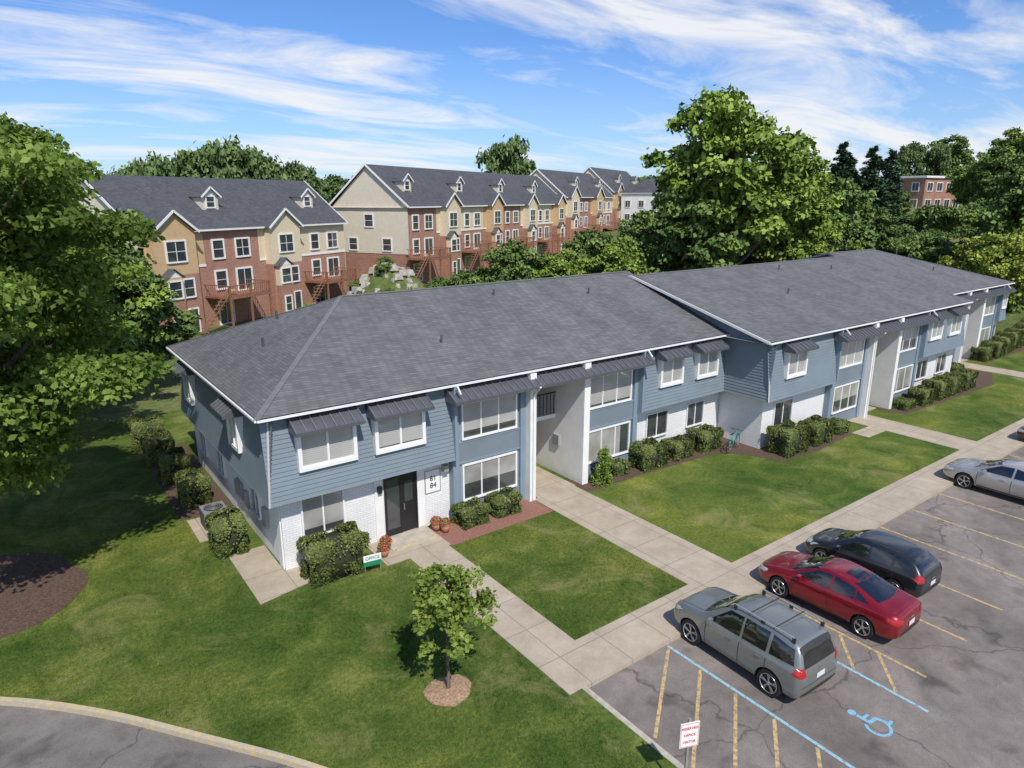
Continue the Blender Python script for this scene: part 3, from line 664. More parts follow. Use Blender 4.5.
def tree_mesh(name,seed,h,cz,rx,rz_,nclump,per,leaf,mat,trunk_r=.35,clr=(.16,.26),lobes=None,low=-.9):
    rng=np.random.default_rng(seed)
    C=[];Rr=[]
    lob=lobes or [(0,0,0,1.0)]
    tries=0
    while len(C)<nclump and tries<20000:
        tries+=1
        d=unit(rng,1)[0]; rr=rng.uniform(.3,1)**.6
        l=lob[rng.integers(len(lob))]
        p=np.array([l[0]*rx,l[1]*rx,l[2]*rz_])+d*rr*np.array([rx,rx,rz_])*l[3]
        if p[2]<low*rz_: continue
        ang=math.atan2(p[1],p[0]); k=1+.14*math.sin(3*ang+seed)+.1*math.sin(5*ang+2*seed+p[2])
        C.append(p*np.array([k,k,1])+np.array([0,0,cz])); Rr.append(rx*rng.uniform(*clr))
    C=np.array(C);Rr=np.array(Rr)
    idx=rng.integers(0,len(C),nclump*per)
    d=unit(rng,len(idx)); d[:,2]=np.where(d[:,2]<-.2,-d[:,2]*.6,d[:,2]) 
    rad=rng.uniform(.2,1.1,len(idx))**.6
    pos=C[idx]+d*(Rr[idx]*rad)[:,None]*np.array([1.15,1.15,.75])
    pos+=rng.normal(size=pos.shape)*leaf*.8
    nrm=d*.55+rng.normal(size=d.shape)*.6+np.array([0,0,.4])
    size=leaf*rng.uniform(.55,1.3,len(idx))
    ct=rng.uniform(.15,.75,len(C))
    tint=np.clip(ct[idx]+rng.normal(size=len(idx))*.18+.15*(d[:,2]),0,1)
    V=leaves_mesh(pos,nrm,size,rng)
    wd=MB(); top=cz+rz_*.55
    pts=[Vector((0,0,-.3))]
    k=6
    for i in range(1,k+1):
        z=top*i/k; pts.append(Vector((rng.normal()*trunk_r*.5,rng.normal()*trunk_r*.5,z)))
    rads=[trunk_r*1.35]+[trunk_r*(1-.14*i) for i in range(1,k+1)]
    for i in range(k): wd.cyl(pts[i],pts[i+1],rads[i],rads[i+1],'bark',9,False)
    for j in rng.permutation(len(C))[:min(len(C),34)]:
        c=Vector(C[j]); z0=max(cz-rz_*.95,min(top,c.z-rx*.35-abs(c.xy.length)*.35)); z0=max(z0,h*.12)
        i=min(k-1,int(z0/top*k)); t=z0/top*k-i; s=pts[i].lerp(pts[i+1],t)
        mid=s.lerp(c,.5)+Vector((0,0,-.06*rx)); r0=trunk_r*.38
        wd.cyl(s,mid,r0,r0*.6,'bark',6,False); wd.cyl(mid,c,r0*.6,r0*.2,'bark',6,False)
    return mesh_with_leaves(name,V,tint,mat,wd)
def conifer_mesh(name,seed,h,r,n,leaf,mat):
    rng=np.random.default_rng(seed); wd=MB(); wd.cyl((0,0,-.3),(0,0,h*.97),h*.018,.03,'bark',8,False)
    nb=int(h*9); P=[];T=[];NR=[]
    for i in range(nb):
        z=h*(.1+.88*(i/nb)); L=r*(1-(z/h))**.8*rng.uniform(.65,1.15)+.15; a=rng.uniform(0,6.28)
        m=max(12,int(n*L/(nb*r)*2)); t=rng.uniform(.1,1,m)
        x=np.cos(a)*L*t;y=np.sin(a)*L*t; zz=z-.28*L*t+rng.normal(size=m)*.1
        w=L*.28*(1.1-t); x+=rng.normal(size=m)*w;y+=rng.normal(size=m)*w
        P.append(np.stack([x,y,zz],1)); tt=rng.uniform(.2,.7); T.append(np.clip(tt+rng.normal(size=m)*.15,0,1))
        NR.append(rng.normal(size=(m,3))*.5+np.array([0,0,.8]))
    P=np.concatenate(P);T=np.concatenate(T);NR=np.concatenate(NR)
    V=leaves_mesh(P,NR,leaf*rng.uniform(.6,1.3,len(P)),rng,asp=.4)
    return mesh_with_leaves(name,V,T,mat,wd)
def place(name,me,x,y,s=1,rot=0,sz=None,z=None,parent=None):
    o=bpy.data.objects.new(name,me); COL.objects.link(o); o.location=(x,y,(H(x,y) if (y>38 or x>80) else 0) if z is None else z)
    o.scale=(s,s,sz or s); o.rotation_euler[2]=rot
    if parent: o.parent=parent
    return o
def FR(F,Rr): return (.595*F+.804*Rr, .804*F-.595*Rr)
def px(x,F): return FR(F,(x-512)/708*F)

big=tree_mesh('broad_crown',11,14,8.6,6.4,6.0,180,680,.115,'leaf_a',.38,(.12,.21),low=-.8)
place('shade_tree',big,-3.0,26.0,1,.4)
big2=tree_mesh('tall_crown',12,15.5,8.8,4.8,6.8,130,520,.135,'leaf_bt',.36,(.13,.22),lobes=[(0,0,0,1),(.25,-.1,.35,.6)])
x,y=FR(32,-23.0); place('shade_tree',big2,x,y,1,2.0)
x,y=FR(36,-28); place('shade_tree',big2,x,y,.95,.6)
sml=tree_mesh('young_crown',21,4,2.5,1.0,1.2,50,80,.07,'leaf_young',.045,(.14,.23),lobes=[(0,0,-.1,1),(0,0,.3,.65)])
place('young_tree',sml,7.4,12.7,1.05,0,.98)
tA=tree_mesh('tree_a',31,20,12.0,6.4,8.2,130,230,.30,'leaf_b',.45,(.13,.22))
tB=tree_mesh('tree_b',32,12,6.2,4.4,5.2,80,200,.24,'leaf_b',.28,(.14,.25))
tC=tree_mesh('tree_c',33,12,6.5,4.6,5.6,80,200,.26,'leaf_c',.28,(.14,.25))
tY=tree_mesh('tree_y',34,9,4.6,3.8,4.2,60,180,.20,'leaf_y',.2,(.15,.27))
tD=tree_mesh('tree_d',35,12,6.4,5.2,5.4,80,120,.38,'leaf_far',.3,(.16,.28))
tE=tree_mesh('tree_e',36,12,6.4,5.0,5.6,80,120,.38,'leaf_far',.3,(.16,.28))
shr=tree_mesh('shrub',37,3,1.2,1.5,1.2,26,150,.12,'leaf_c',.06,(.28,.42))
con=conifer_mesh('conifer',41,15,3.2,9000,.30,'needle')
x,y=FR(68,20.6); place('tall_tree',tA,x,y,1.06,1.0)
x,y=FR(74,27.5); place('tall_tree',tA,x,y,.84,3.0)
x,y=px(690,66); place('deciduous_tree',tC,x,y,1.0,.3,1.05)
for (F_,X_,m,s,r) in ((42,108,tC,.70,.2),(40,78,tB,.8,1.2),(44,50,tC,1.0,2.2),(48,20,tB,1.1,3),(50,86,tB,.58,.7),(52,116,tC,.42,.9)):
    x,y=px(X_,F_); place('deciduous_tree',m,x,y,s,r)
rg=random.Random(8)
for X_,F,m,s in ((800,78,tB,1.2),(825,84,tC,1.15),(775,90,tB,1.15),(845,92,tC,1.0),(740,84,tB,.85),(715,80,tC,.75),(810,72,tB,.75),(860,80,tB,.58),(1010,84,tB,.85),(1035,82,tC,1.1),
    (900,118,tC,.42),(965,122,tB,.72),(990,116,tC,.85),(945,160,tC,1.1),(1005,135,tB,1.25),(1040,130,tC,1.3),(880,96,tC,.62)):
    x,y=px(X_,F); place('deciduous_tree',m,x,y,s,rg.uniform(0,6))
for X_,F,s in ((848,96,1.0),(868,100,1.05),(886,104,.95),(838,104,1.1)):
    x,y=px(X_,F); place('conifer_tree',con,x,y,s*1.45,rg.uniform(0,6),s)
for X_,F,s in ((985,72,.8),(1015,70,.95),(1045,72,1.0)):
    x,y=px(X_,F); place('deciduous_tree',tY,x,y,s,rg.uniform(0,6))
for X_,F,m,s in ((410,60,tY,.50),(462,62,tC,.46),(484,66,tB,.46),(512,64,tC,.66),(540,66,tB,.60),(565,64,tB,.64),(592,70,tC,.72),(622,66,tB,.74),(648,68,tC,.72),(668,70,tB,.8),(438,70,tC,.34),(300,58,tY,.38),(690,80,tB,.8),
      (600,88,tB,.6),(640,96,tC,.7)):
    x,y=px(X_,F); place('deciduous_tree',m,x,y,s,rg.uniform(0,6))
sh=empty('shrub_border')
for i in range(60):
    X_=rg.uniform(140,700); F=rg.uniform(47,57)
    x,y=px(X_,F)
    if y<38: continue
    s=rg.uniform(.4,.85) if X_<400 else rg.uniform(.8,1.6)
    place('shrub_clump',shr,x,y,s,rg.uniform(0,6),parent=sh)
for i in range(20):
    x,y=px(rg.uniform(346,412),rg.uniform(70,80)); place('shrub_clump',shr,x,y,rg.uniform(.2,.5),rg.uniform(0,6),parent=sh)
for i in range(40):
    X_=rg.uniform(820,1040); F=rg.uniform(72,112); x,y=px(X_,F); place('shrub_clump',shr,x,y,rg.uniform(.9,1.9),rg.uniform(0,6),parent=sh)
mb=MB()
for i in range(150):
    x,y=px(rg.uniform(345,412),rg.uniform(64,80)); z0=H(x,y); s=rg.uniform(.2,.6); a=rg.uniform(0,3)
    c_,s_=math.cos(a),math.sin(a); q=[]
    for zz,kk in ((-.3,1),(s*.55,.72)):
        for ux,uy in ((-1,-1),(1,-1),(1,1),(-1,1)):
            k1=kk*s*rg.uniform(.75,1.1); q.append((x+k1*(ux*c_-uy*s_),y+k1*(ux*s_+uy*c_),z0+zz*rg.uniform(.9,1.1)))
    mb.hexa(q,'rock')
mb.build('landscape_boulders')
tl=empty('distant_treeline')
for i in range(150):
    X_=-120+1300*i/150+rg.uniform(-6,6); F=rg.uniform(175,260)
    x,y=px(X_,F); top=.026*F+12-H(x,y)+rg.uniform(-2.5,1.2)
    s=max(.7,top/11.8)
    place('tree_mass',rg.choice((tD,tE)),x,y,max(1.25,s),rg.uniform(0,6),s,parent=tl)
for X_,F,s in ((180,118,1.45),(204,120,1.78),(228,122,1.7),(248,118,1.82),(266,120,1.45),(150,112,1.6),(120,105,1.4),(508,150,1.85),(299,150,1.5),(60,95,1.3),(20,90,1.2),(-40,90,1.5),(905,150,.95),(930,155,1.0)):
    x,y=px(X_,F); place('tree_mass',tE if X_%2 else tD,x,y,s*.55,rg.uniform(0,6),s,parent=tl)

def hedge_mesh(name,seed,sx,sy,sz,n,leaf,mat='hedge_leaf',p=.45):
    rng=np.random.default_rng(seed); d=unit(rng,n)
    q=np.sign(d)*np.abs(d)**p; q/=np.max(np.abs(q),axis=1,keepdims=True)**.85
    k=rng.uniform(.90,1.03,n)[:,None]; lump=1+.05*np.sin(5*d[:,0:1]+seed)+.05*np.sin(6*d[:,1:2]+2*seed)+.04*np.sin(7*d[:,2:3])
    pos=q*k*lump*np.array([sx,sy,sz])*.5+np.array([0,0,sz*.5]); pos=pos[pos[:,2]>0.02]
    m=len(pos)
    nr=(pos-np.array([0,0,sz*.5]))+rng.normal(size=(m,3))*.45
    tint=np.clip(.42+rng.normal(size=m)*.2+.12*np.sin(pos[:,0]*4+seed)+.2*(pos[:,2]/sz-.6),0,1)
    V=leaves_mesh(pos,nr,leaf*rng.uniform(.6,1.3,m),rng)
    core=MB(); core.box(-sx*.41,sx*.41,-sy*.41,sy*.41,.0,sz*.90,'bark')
    return mesh_with_leaves(name,V,tint,mat,core)
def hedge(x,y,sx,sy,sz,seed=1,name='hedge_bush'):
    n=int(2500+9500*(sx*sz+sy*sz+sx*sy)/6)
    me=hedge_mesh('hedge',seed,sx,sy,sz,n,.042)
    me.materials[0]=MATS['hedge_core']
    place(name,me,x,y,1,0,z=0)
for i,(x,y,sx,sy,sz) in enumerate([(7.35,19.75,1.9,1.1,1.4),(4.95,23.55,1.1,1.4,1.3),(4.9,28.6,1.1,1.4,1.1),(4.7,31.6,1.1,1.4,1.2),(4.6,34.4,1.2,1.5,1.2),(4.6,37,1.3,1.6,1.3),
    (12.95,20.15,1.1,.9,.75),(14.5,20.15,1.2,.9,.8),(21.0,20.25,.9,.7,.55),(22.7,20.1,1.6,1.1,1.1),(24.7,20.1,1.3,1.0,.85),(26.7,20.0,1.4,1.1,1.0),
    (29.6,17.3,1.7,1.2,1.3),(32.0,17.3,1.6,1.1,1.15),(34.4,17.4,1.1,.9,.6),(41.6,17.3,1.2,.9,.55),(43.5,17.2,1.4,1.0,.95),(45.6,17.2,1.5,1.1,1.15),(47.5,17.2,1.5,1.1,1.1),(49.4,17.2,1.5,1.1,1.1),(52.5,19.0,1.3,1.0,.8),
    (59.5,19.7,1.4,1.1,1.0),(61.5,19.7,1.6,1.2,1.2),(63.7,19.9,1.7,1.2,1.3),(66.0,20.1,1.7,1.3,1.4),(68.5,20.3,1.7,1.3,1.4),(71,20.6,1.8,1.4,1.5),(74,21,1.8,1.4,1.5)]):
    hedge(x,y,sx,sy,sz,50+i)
cm=conifer_mesh('small_conifer',77,1.6,.55,2600,.07,'leaf_b'); place('arborvitae_shrub',cm,19.7,19.95,1,0,z=0)

# grass blades over the nearer lawns (one mesh)
rng=np.random.default_rng(99)
dp=np.array(dl); ysrt=np.argsort(dp[:,1])
def drive_x(y): return np.interp(y,dp[ysrt,1],dp[ysrt,0])
n=430000
X=rng.uniform(-6,16.2,n); Y=rng.uniform(7,27,n)
ok=(X>drive_x(Y)+.05)&(X<16.1)
ok&=~((X>9.70)&(X<11.36))&~((X>9.7)&(Y<12.36))&~((X>8.85)&(Y>19.05))&~((X>11.3)&(Y>18.98))&~((X>4.7)&(Y>19.3))&~((X>4.15)&(Y>24.5))
ok&=(((X+2.3)/2.75)**2+((Y-24.8)/3.05)**2>1)&(((X-7.4)**2+(Y-12.7)**2)>.34)
ok&=~((X>10.0)&(Y<10.8))
dist=np.hypot(X,Y); ok&=rng.uniform(0,1,n)<np.clip(1.25-dist/34,.15,1)
X=X[ok];Y=Y[ok];n=len(X)
hh=rng.uniform(.025,.06,n); a=rng.uniform(0,6.283,n); ww=rng.uniform(.006,.011,n); lx=rng.normal(size=n)*.022; ly=rng.normal(size=n)*.022
V=np.empty((n,3,3),dtype=np.float32)
V[:,0]=np.stack([X-np.cos(a)*ww,Y-np.sin(a)*ww,np.full(n,-.002)],1); V[:,1]=np.stack([X+np.cos(a)*ww,Y+np.sin(a)*ww,np.full(n,-.002)],1); V[:,2]=np.stack([X+lx,Y+ly,hh],1)
me=bpy.data.meshes.new('grass_blades'); me.vertices.add(n*3); me.vertices.foreach_set('co',V.ravel()); me.loops.add(n*3); me.loops.foreach_set('vertex_index',np.arange(n*3,dtype=np.int32))
me.polygons.add(n); me.polygons.foreach_set('loop_start',np.arange(0,n*3,3,dtype=np.int32)); me.polygons.foreach_set('loop_total',np.full(n,3,dtype=np.int32)); me.materials.append(MATS['grass']); me.update(calc_edges=True)
COL.objects.link(bpy.data.objects.new('grass_blades',me))

# ---------------------------------------------------------------- small things
def pot(x,y,z=.02):
    e=empty('flower_pot',(x,y,z)); mb=MB(); mb.cyl((0,0,0),(0,0,.3),.13,.19,'terracotta',14); mb.torus((0,0,.3),(0,0,1),.18,.025,'terracotta'); mb.build('pot',e,True)
    rng=np.random.default_rng(int(x*10)); n=420; d=unit(rng,n); d[:,2]=np.abs(d[:,2]); pos=d*.22*rng.uniform(.7,1.1,n)[:,None]+np.array([0,0,.32])
    V=leaves_mesh(pos,d+rng.normal(size=d.shape)*.4,np.full(n,.03),rng); k=150
    me=mesh_with_leaves('flowers',V[:k*4],rng.uniform(0,1,k),'flower_leaf'); me2=mesh_with_leaves('leaves',V[k*4:],rng.uniform(0,1,n-k),'hedge_leaf')
    for m_,n_ in ((me,'blossoms'),(me2,'leaves')):
        o=bpy.data.objects.new(n_,m_); COL.objects.link(o); o.parent=e
pot(9.35,20.1); pot(9.1,19.75); pot(11.55,20.35); pot(11.75,20.05)
e=empty('air_conditioner',(5.0,25.7,.03)); mb=MB(); mb.box(-.42,.42,-.42,.42,0,.72,'metal_grey'); mb.cyl((0,0,.72),(0,0,.75),.34,.34,'plastic_black',20)
for k in range(9): mb.box(-.44,-.421,-.38,.38,.08+k*.07,.11+k*.07,'metal_dark')
for k in range(4): mb.torus((0,0,.76),(0,0,1),.08+.075*k,.008,'metal_grey')
mb.build('cabinet',e)
e=empty('yard_sign',(8.35,19.05,0),R(-8)); mb=MB(); mb.box(-.30,.30,-.012,.012,.25,.64,'sign_white'); mb.box(-.30,.30,-.018,-.0125,.25,.42,'sign_green'); mb.cyl((-.26,0,-.1),(-.26,0,.3),.012,.012,'metal_grey'); mb.cyl((.26,0,-.1),(.26,0,.3),.012,.012,'metal_grey'); mb.build('board',e)
text('lettering','OFFICE',.15,(0,-.02,.53),(R(90),0,0),'sign_green',e)
e=empty('parking_sign',(9.65,7.05,0),R(-22)); mb=MB(); mb.box(-.025,.025,0,.04,-.2,1.95,'metal_grey'); mb.box(-.21,.21,-.02,-.001,1.30,1.88,'sign_white')
for a,b,c,d in ((-.195,-.188,1.315,1.865),(.188,.195,1.315,1.865)): mb.box(a,b,-.024,-.0205,c,d,'sign_red')
for c in (1.315,1.858): mb.box(-.188,.188,-.024,-.0205,c,c+.007,'sign_red')
mb.build('board_and_post',e)
for i,t in enumerate(('RESERVED','OFFICE','VISITOR')): text('lettering',t,.08,(0,-.024,1.75-.16*i),(R(90),0,0),'sign_red',e)
e=empty('bicycle',(27.6,19.0,0),R(15)); mb=MB()
for x in (-.52,.52):
    mb.torus((x,0,.34),(0,1,0),.32,.022,'rubber'); mb.torus((x,0,.34),(0,1,0),.29,.01,'alloy')
    for k in range(10): a=math.pi*2*k/10; mb.cyl((x,0,.34),(x+.29*math.cos(a),0,.34+.29*math.sin(a)),.003,.003,'alloy',4,False)
for a,b in (((-.52,0,.34),(-.08,0,.30)),((-.52,0,.34),(-.18,0,.78)),((-.08,0,.30),(-.2,0,.86)),((-.08,0,.30),(.38,0,.74)),((-.18,0,.76),(.36,0,.8)),((.52,0,.34),(.34,0,.95))): mb.cyl(a,b,.02,.02,'teal_paint',8)
mb.cyl((.34,-.28,.98),(.34,.28,.98),.014,.014,'plastic_black',8); mb.hexa([(-.32,-.06,.86),(-.08,-.03,.86),(-.08,.03,.86),(-.32,.06,.86),(-.32,-.06,.9),(-.08,-.03,.9),(-.08,.03,.9),(-.32,.06,.9)],'plastic_black')
mb.build('frame',e,True)

# ---------------------------------------------------------------- cars
def car(kind,paintmat,x,y,rot=0,scale=(1,1,1),rails=None):
    hatch=kind=='hatch'
    if kind=='suv':
        st=[(-2.22,.70,.44,.92,1.00,.62),(-2.19,.83,.36,1.06,1.14,.70),(-2.12,.895,.32,1.10,1.30,.73),(-2.00,.91,.30,1.12,1.62,.70),(-1.80,.915,.29,1.12,1.75,.69),(-.9,.92,.28,1.11,1.80,.70),(-.1,.92,.28,1.09,1.79,.70),
            (.28,.92,.28,1.08,1.72,.69),(.72,.92,.28,1.07,1.40,.73),(1.02,.915,.28,1.06,1.16,.77),(1.5,.905,.30,1.03,1.12,.78),(1.90,.89,.32,.98,1.07,.76),(2.12,.84,.34,.86,.97,.68),(2.22,.72,.40,.70,.78,.56)]
        wr=.375;wy=(-1.34,1.38);tw=.24; rails=True if rails is None else rails
        side=[[(.78,1.13),(-.28,1.15),(-.28,1.67),(.18,1.64)],[(-.36,1.15),(-1.12,1.17),(-1.12,1.68),(-.36,1.68)],[(-1.22,1.18),(-1.96,1.22),(-1.86,1.58),(-1.22,1.67)]]
        ws=[(-.66,1.17),(.66,1.17),(.56,1.68),(-.56,1.68)]; rw=[(-.66,1.17),(.66,1.17),(.57,1.60),(-.57,1.60)]
        seams=[.84,-.32,-1.17]
    elif hatch:
        st=[(-2.16,.70,.40,.80,.90,.60),(-2.10,.83,.30,.94,1.04,.68),(-1.98,.885,.27,.98,1.18,.70),(-1.75,.905,.25,1.0,1.40,.64),(-1.40,.91,.24,.99,1.50,.62),(-.8,.915,.23,.97,1.56,.63),(-.1,.915,.23,.95,1.56,.63),
            (.30,.915,.23,.94,1.50,.63),(.76,.915,.23,.93,1.24,.68),(1.12,.91,.23,.92,1.02,.76),(1.5,.90,.25,.88,.95,.74),(1.85,.87,.27,.80,.87,.68),(2.08,.79,.29,.70,.77,.60),(2.18,.66,.37,.58,.64,.48)]
        wr=.34;wy=(-1.30,1.32);tw=.22; rails=False
        side=[[(.86,1.0),(-.28,1.02),(-.28,1.46),(.24,1.42)],[(-.36,1.02),(-1.10,1.05),(-1.06,1.43),(-.36,1.47)],[(-1.18,1.08),(-1.72,1.16),(-1.55,1.32),(-1.16,1.40)]]
        ws=[(-.66,1.04),(.66,1.04),(.55,1.47),(-.55,1.47)]; rw=[(-.58,1.12),(.58,1.12),(.50,1.42),(-.50,1.42)]
        seams=[.92,-.32,-1.2]
    else:
        st=[(-2.42,.66,.42,.74,.82,.58),(-2.36,.82,.32,.92,1.01,.68),(-2.15,.90,.28,.97,1.06,.74),(-1.80,.915,.25,.98,1.10,.74),(-1.40,.92,.24,.97,1.22,.66),(-.90,.92,.23,.96,1.41,.61),(-.3,.92,.22,.95,1.48,.61),
            (.15,.92,.22,.94,1.46,.61),(.58,.92,.22,.93,1.30,.66),(1.12,.92,.22,.91,1.01,.76),(1.5,.915,.23,.88,.96,.76),(2.0,.89,.25,.81,.88,.70),(2.28,.80,.28,.70,.77,.60),(2.42,.62,.36,.56,.62,.45)]
        wr=.34;wy=(-1.42,1.42);tw=.22; rails=False
        side=[[(.92,1.0),(-.22,1.01),(-.22,1.38),(.25,1.34)],[(-.30,1.01),(-1.02,1.03),(-.97,1.29),(-.30,1.38)],[(-1.07,1.04),(-1.46,1.06),(-1.25,1.16),(-1.03,1.26)]]
        ws=[(-.68,1.03),(.68,1.03),(.54,1.38),(-.54,1.38)]; rw=[(-.60,1.13),(.60,1.13),(.52,1.37),(-.52,1.37)]
        seams=[.98,-.26,-1.28]
    tall=kind=='suv'
    yr0=st[0][0]; yf0=st[-1][0]
    root=empty('parked_car',(x,y,-.112),rot); root.scale=scale
    V=[];F=[]
    for (yy,hw,zb,be,zt,ht) in st:
        half=[(0,zb),(hw*.80,zb),(hw*.95,zb+.05),(hw*.995,zb+.20),(hw*1.0,zb+(be-zb)*.55),(hw*.985,be-.09),(hw*.93,be),(ht+(hw*.93-ht)*.12,be+(zt-be)*.80),(ht*.86,zt-.015),(0,zt+.02)]
        ring=[(a,b) for a,b in half]+[(-a,b) for a,b in half[-2:0:-1]]
        V+=[(a,yy,b) for a,b in ring]
    n=len(ring)
    for i in range(len(st)-1):
        for j in range(n): F.append((i*n+j,i*n+(j+1)%n,(i+1)*n+(j+1)%n,(i+1)*n+j))
    F.append(tuple(range(n))); F.append(tuple(range((len(st)-1)*n,len(st)*n)))
    me=bpy.data.meshes.new('shell'); me.from_pydata(V,[],F); me.update()
    import bmesh
    bm=bmesh.new(); bm.from_mesh(me); bmesh.ops.recalc_face_normals(bm,faces=bm.faces)
    cr=bm.edges.layers.float.new('crease_edge')
    for e_ in bm.edges:
        a,b=[v.index for v in e_.verts]
        ja,jb=a%n,b%n
        if ja==jb and (ja in (6,12)): e_[cr]=.55
        if ja==jb and (ja in (2,16)): e_[cr]=.4
        if ja==jb and (ja in (8,10)): e_[cr]=.25
    bm.to_mesh(me); bm.free()
    sh=bpy.data.objects.new('tmp',me); COL.objects.link(sh)
    md=sh.modifiers.new('s','SUBSURF'); md.levels=2; md.render_levels=2
    bpy.context.view_layer.update(); dg=bpy.context.evaluated_depsgraph_get()
    ev=sh.evaluated_get(dg); base=bpy.data.meshes.new_from_object(ev)
    bvh=BVHTree.FromPolygons([v.co.copy() for v in base.vertices],[tuple(p.vertices) for p in base.polygons])
    cut=MB()
    for wyy in wy:
        for sx in (-1,1): cut.cyl((sx*.62,wyy,wr+.0),(sx*1.1,wyy,wr+.0),wr+.06,wr+.06,'rubber',28)
    co=cut.build('cut'); 
    b2=bpy.data.objects.new('tmp2',base); COL.objects.link(b2)
    base.materials.clear(); base.materials.append(MATS[paintmat]); base.materials.append(MATS['rubber'])
    bo=b2.modifiers.new('b','BOOLEAN'); bo.operation='DIFFERENCE'; bo.object=co; bo.solver='EXACT'
    bpy.context.view_layer.update(); dg=bpy.context.evaluated_depsgraph_get()
    body=bpy.data.meshes.new_from_object(b2.evaluated_get(dg))
    if len(body.polygons)<200: body=base.copy()
    for o_ in (sh,co,b2): bpy.data.objects.remove(o_,do_unlink=True)
    body.materials.clear(); body.materials.append(MATS[paintmat]); body.materials.append(MATS['plastic_black'])
    for p in body.polygons:
        p.use_smooth=True; p.material_index=0
        c=p.center
        for wyy in wy:
            if abs(c.x)<.93 and math.hypot(c.y-wyy,c.z-wr)<wr+.063 and (abs(p.normal.x)>.98 and abs(c.x)<.64 or math.hypot(c.y-wyy,c.z-wr)>wr+.05 and abs(p.normal.x)<.2): p.material_index=1; p.use_smooth=False
    o=bpy.data.objects.new('body',body); COL.objects.link(o); o.parent=root
    try: body.set_sharp_from_angle(angle=R(40))
    except Exception: pass
    pt=MB()
    def patch(cs,dr,mat,off=.008,k=7,m=7):
        dr=Vector(dr).normalized(); G=[]
        for i in range(k+1):
            row=[]
            for j in range(m+1):
                u=i/k;v=j/m
                p=Vector(cs[0])*(1-u)*(1-v)+Vector(cs[1])*u*(1-v)+Vector(cs[2])*u*v+Vector(cs[3])*(1-u)*v
                h=bvh.ray_cast(p,dr)
                if h[0] is None: row.append(None)
                else:
                    nn=h[1] if h[1].dot(dr)<0 else -h[1]
                    row.append(h[0]+nn*off)
            G.append(row)
        for i in range(k):
            for j in range(m):
                q=[G[i][j],G[i+1][j],G[i+1][j+1],G[i][j+1]]
                if all(a is not None for a in q): pt.face(q,mat)
    for sx in (-1,1):
        for qd in side: patch([(sx*2,a,b) for a,b in qd],(-sx,0,0),'car_glass')
        for s_ in seams:
            patch([(sx*2,s_-.009,.36),(sx*2,s_+.009,.36),(sx*2,s_+.009,1.03 if tall else .91),(sx*2,s_-.009,1.03 if tall else .91)],(-sx,0,0),'plastic_black',.004,1,8)
        patch([(sx*2,-.94,.30),(sx*2,.94,.30),(sx*2,.94,.42 if tall else .35),(sx*2,-.94,.42 if tall else .35)],(-sx,0,0),'plastic_black',.006,10,1)
        for hy in ((.0,-.95) if tall else (.05,-.98)):
            zc=.97 if tall else .85
            h=bvh.ray_cast(Vector((sx*2,hy,zc)),Vector((-sx,0,0)))
            if h[0]: pt.box(min(h[0].x,h[0].x+sx*.03),max(h[0].x,h[0].x+sx*.03),hy-.09,hy+.09,zc-.015,zc+.015,paintmat)
        my=.66 if tall else .72; mz=1.17 if tall else 1.02
        pt.hexa([(sx*.88,my-.06,mz-.06),(sx*1.06,my-.09,mz-.05),(sx*1.06,my+.05,mz-.05),(sx*.88,my+.06,mz-.06),(sx*.88,my-.06,mz+.07),(sx*1.05,my-.08,mz+.08),(sx*1.05,my+.03,mz+.07),(sx*.88,my+.05,mz+.07)],paintmat)
        if tall or hatch:
            dz=.08 if tall else -.04
            patch([(sx*.62,-4,.90+dz),(sx*.90,-4,.88+dz),(sx*.90,-4,1.12+dz),(sx*.68,-4,1.12+dz)],(0,1,0),'tail_red',.012,5,4); patch([(sx*2,yr0+.02,.90+dz),(sx*2,yr0+.26,.94+dz),(sx*2,yr0+.22,1.08+dz),(sx*2,yr0+.06,1.08+dz)],(-sx,0,0),'tail_red',.012,4,3)
            patch([(sx*.42,4,.70+dz),(sx*.86,4,.72+dz),(sx*.86,4,.86+dz),(sx*.50,4,.84+dz)],(0,-1,0),'lamp_clear',.012,5,4); patch([(sx*2,yf0-.06,.70+dz),(sx*2,yf0-.36,.78+dz),(sx*2,yf0-.38,.88+dz),(sx*2,yf0-.12,.84+dz)],(-sx,0,0),'lamp_clear',.012,4,3)
        else:
            patch([(sx*.50,-4,.80),(sx*.92,-4,.78),(sx*.92,-4,.95),(sx*.56,-4,.93)],(0,1,0),'tail_red',.012,5,4); patch([(sx*2,-2.36,.78),(sx*2,-2.0,.84),(sx*2,-2.1,.93),(sx*2,-2.32,.93)],(-sx,0,0),'tail_red',.012,4,3)
            patch([(sx*.42,4,.60),(sx*.86,4,.64),(sx*.86,4,.76),(sx*.50,4,.72)],(0,-1,0),'lamp_clear',.012,5,4); patch([(sx*2,2.32,.60),(sx*2,1.9,.70),(sx*2,1.9,.78),(sx*2,2.25,.74)],(-sx,0,0),'lamp_clear',.012,4,3)
    patch([(-q[0],4,q[1]) for q in ws],(0,-1,0),'car_glass',.008,10,8)
    patch([(q[0],-4,q[1]) for q in rw],(0,1,0),'car_glass',.008,10,6)
    patch([(-.75,-4,.38),(.75,-4,.38),(.75,-4,.50),(-.75,-4,.50)],(0,1,0),'plastic_black',.008,8,2)
    pz=.76 if tall else .60
    patch([(-.17,-4,pz),(.17,-4,pz),(.17,-4,pz+.15),(-.17,-4,pz+.15)],(0,1,0),'plate',.014,2,2)
    patch([(-.42,4,.50),(.42,4,.50),(.42,4,.68),(-.42,4,.68)],(0,-1,0),'plastic_black',.01,6,3)
    patch([(-.6,4,.38),(.6,4,.38),(.6,4,.44),(-.6,4,.44)],(0,-1,0),'plastic_black',.01,6,2)
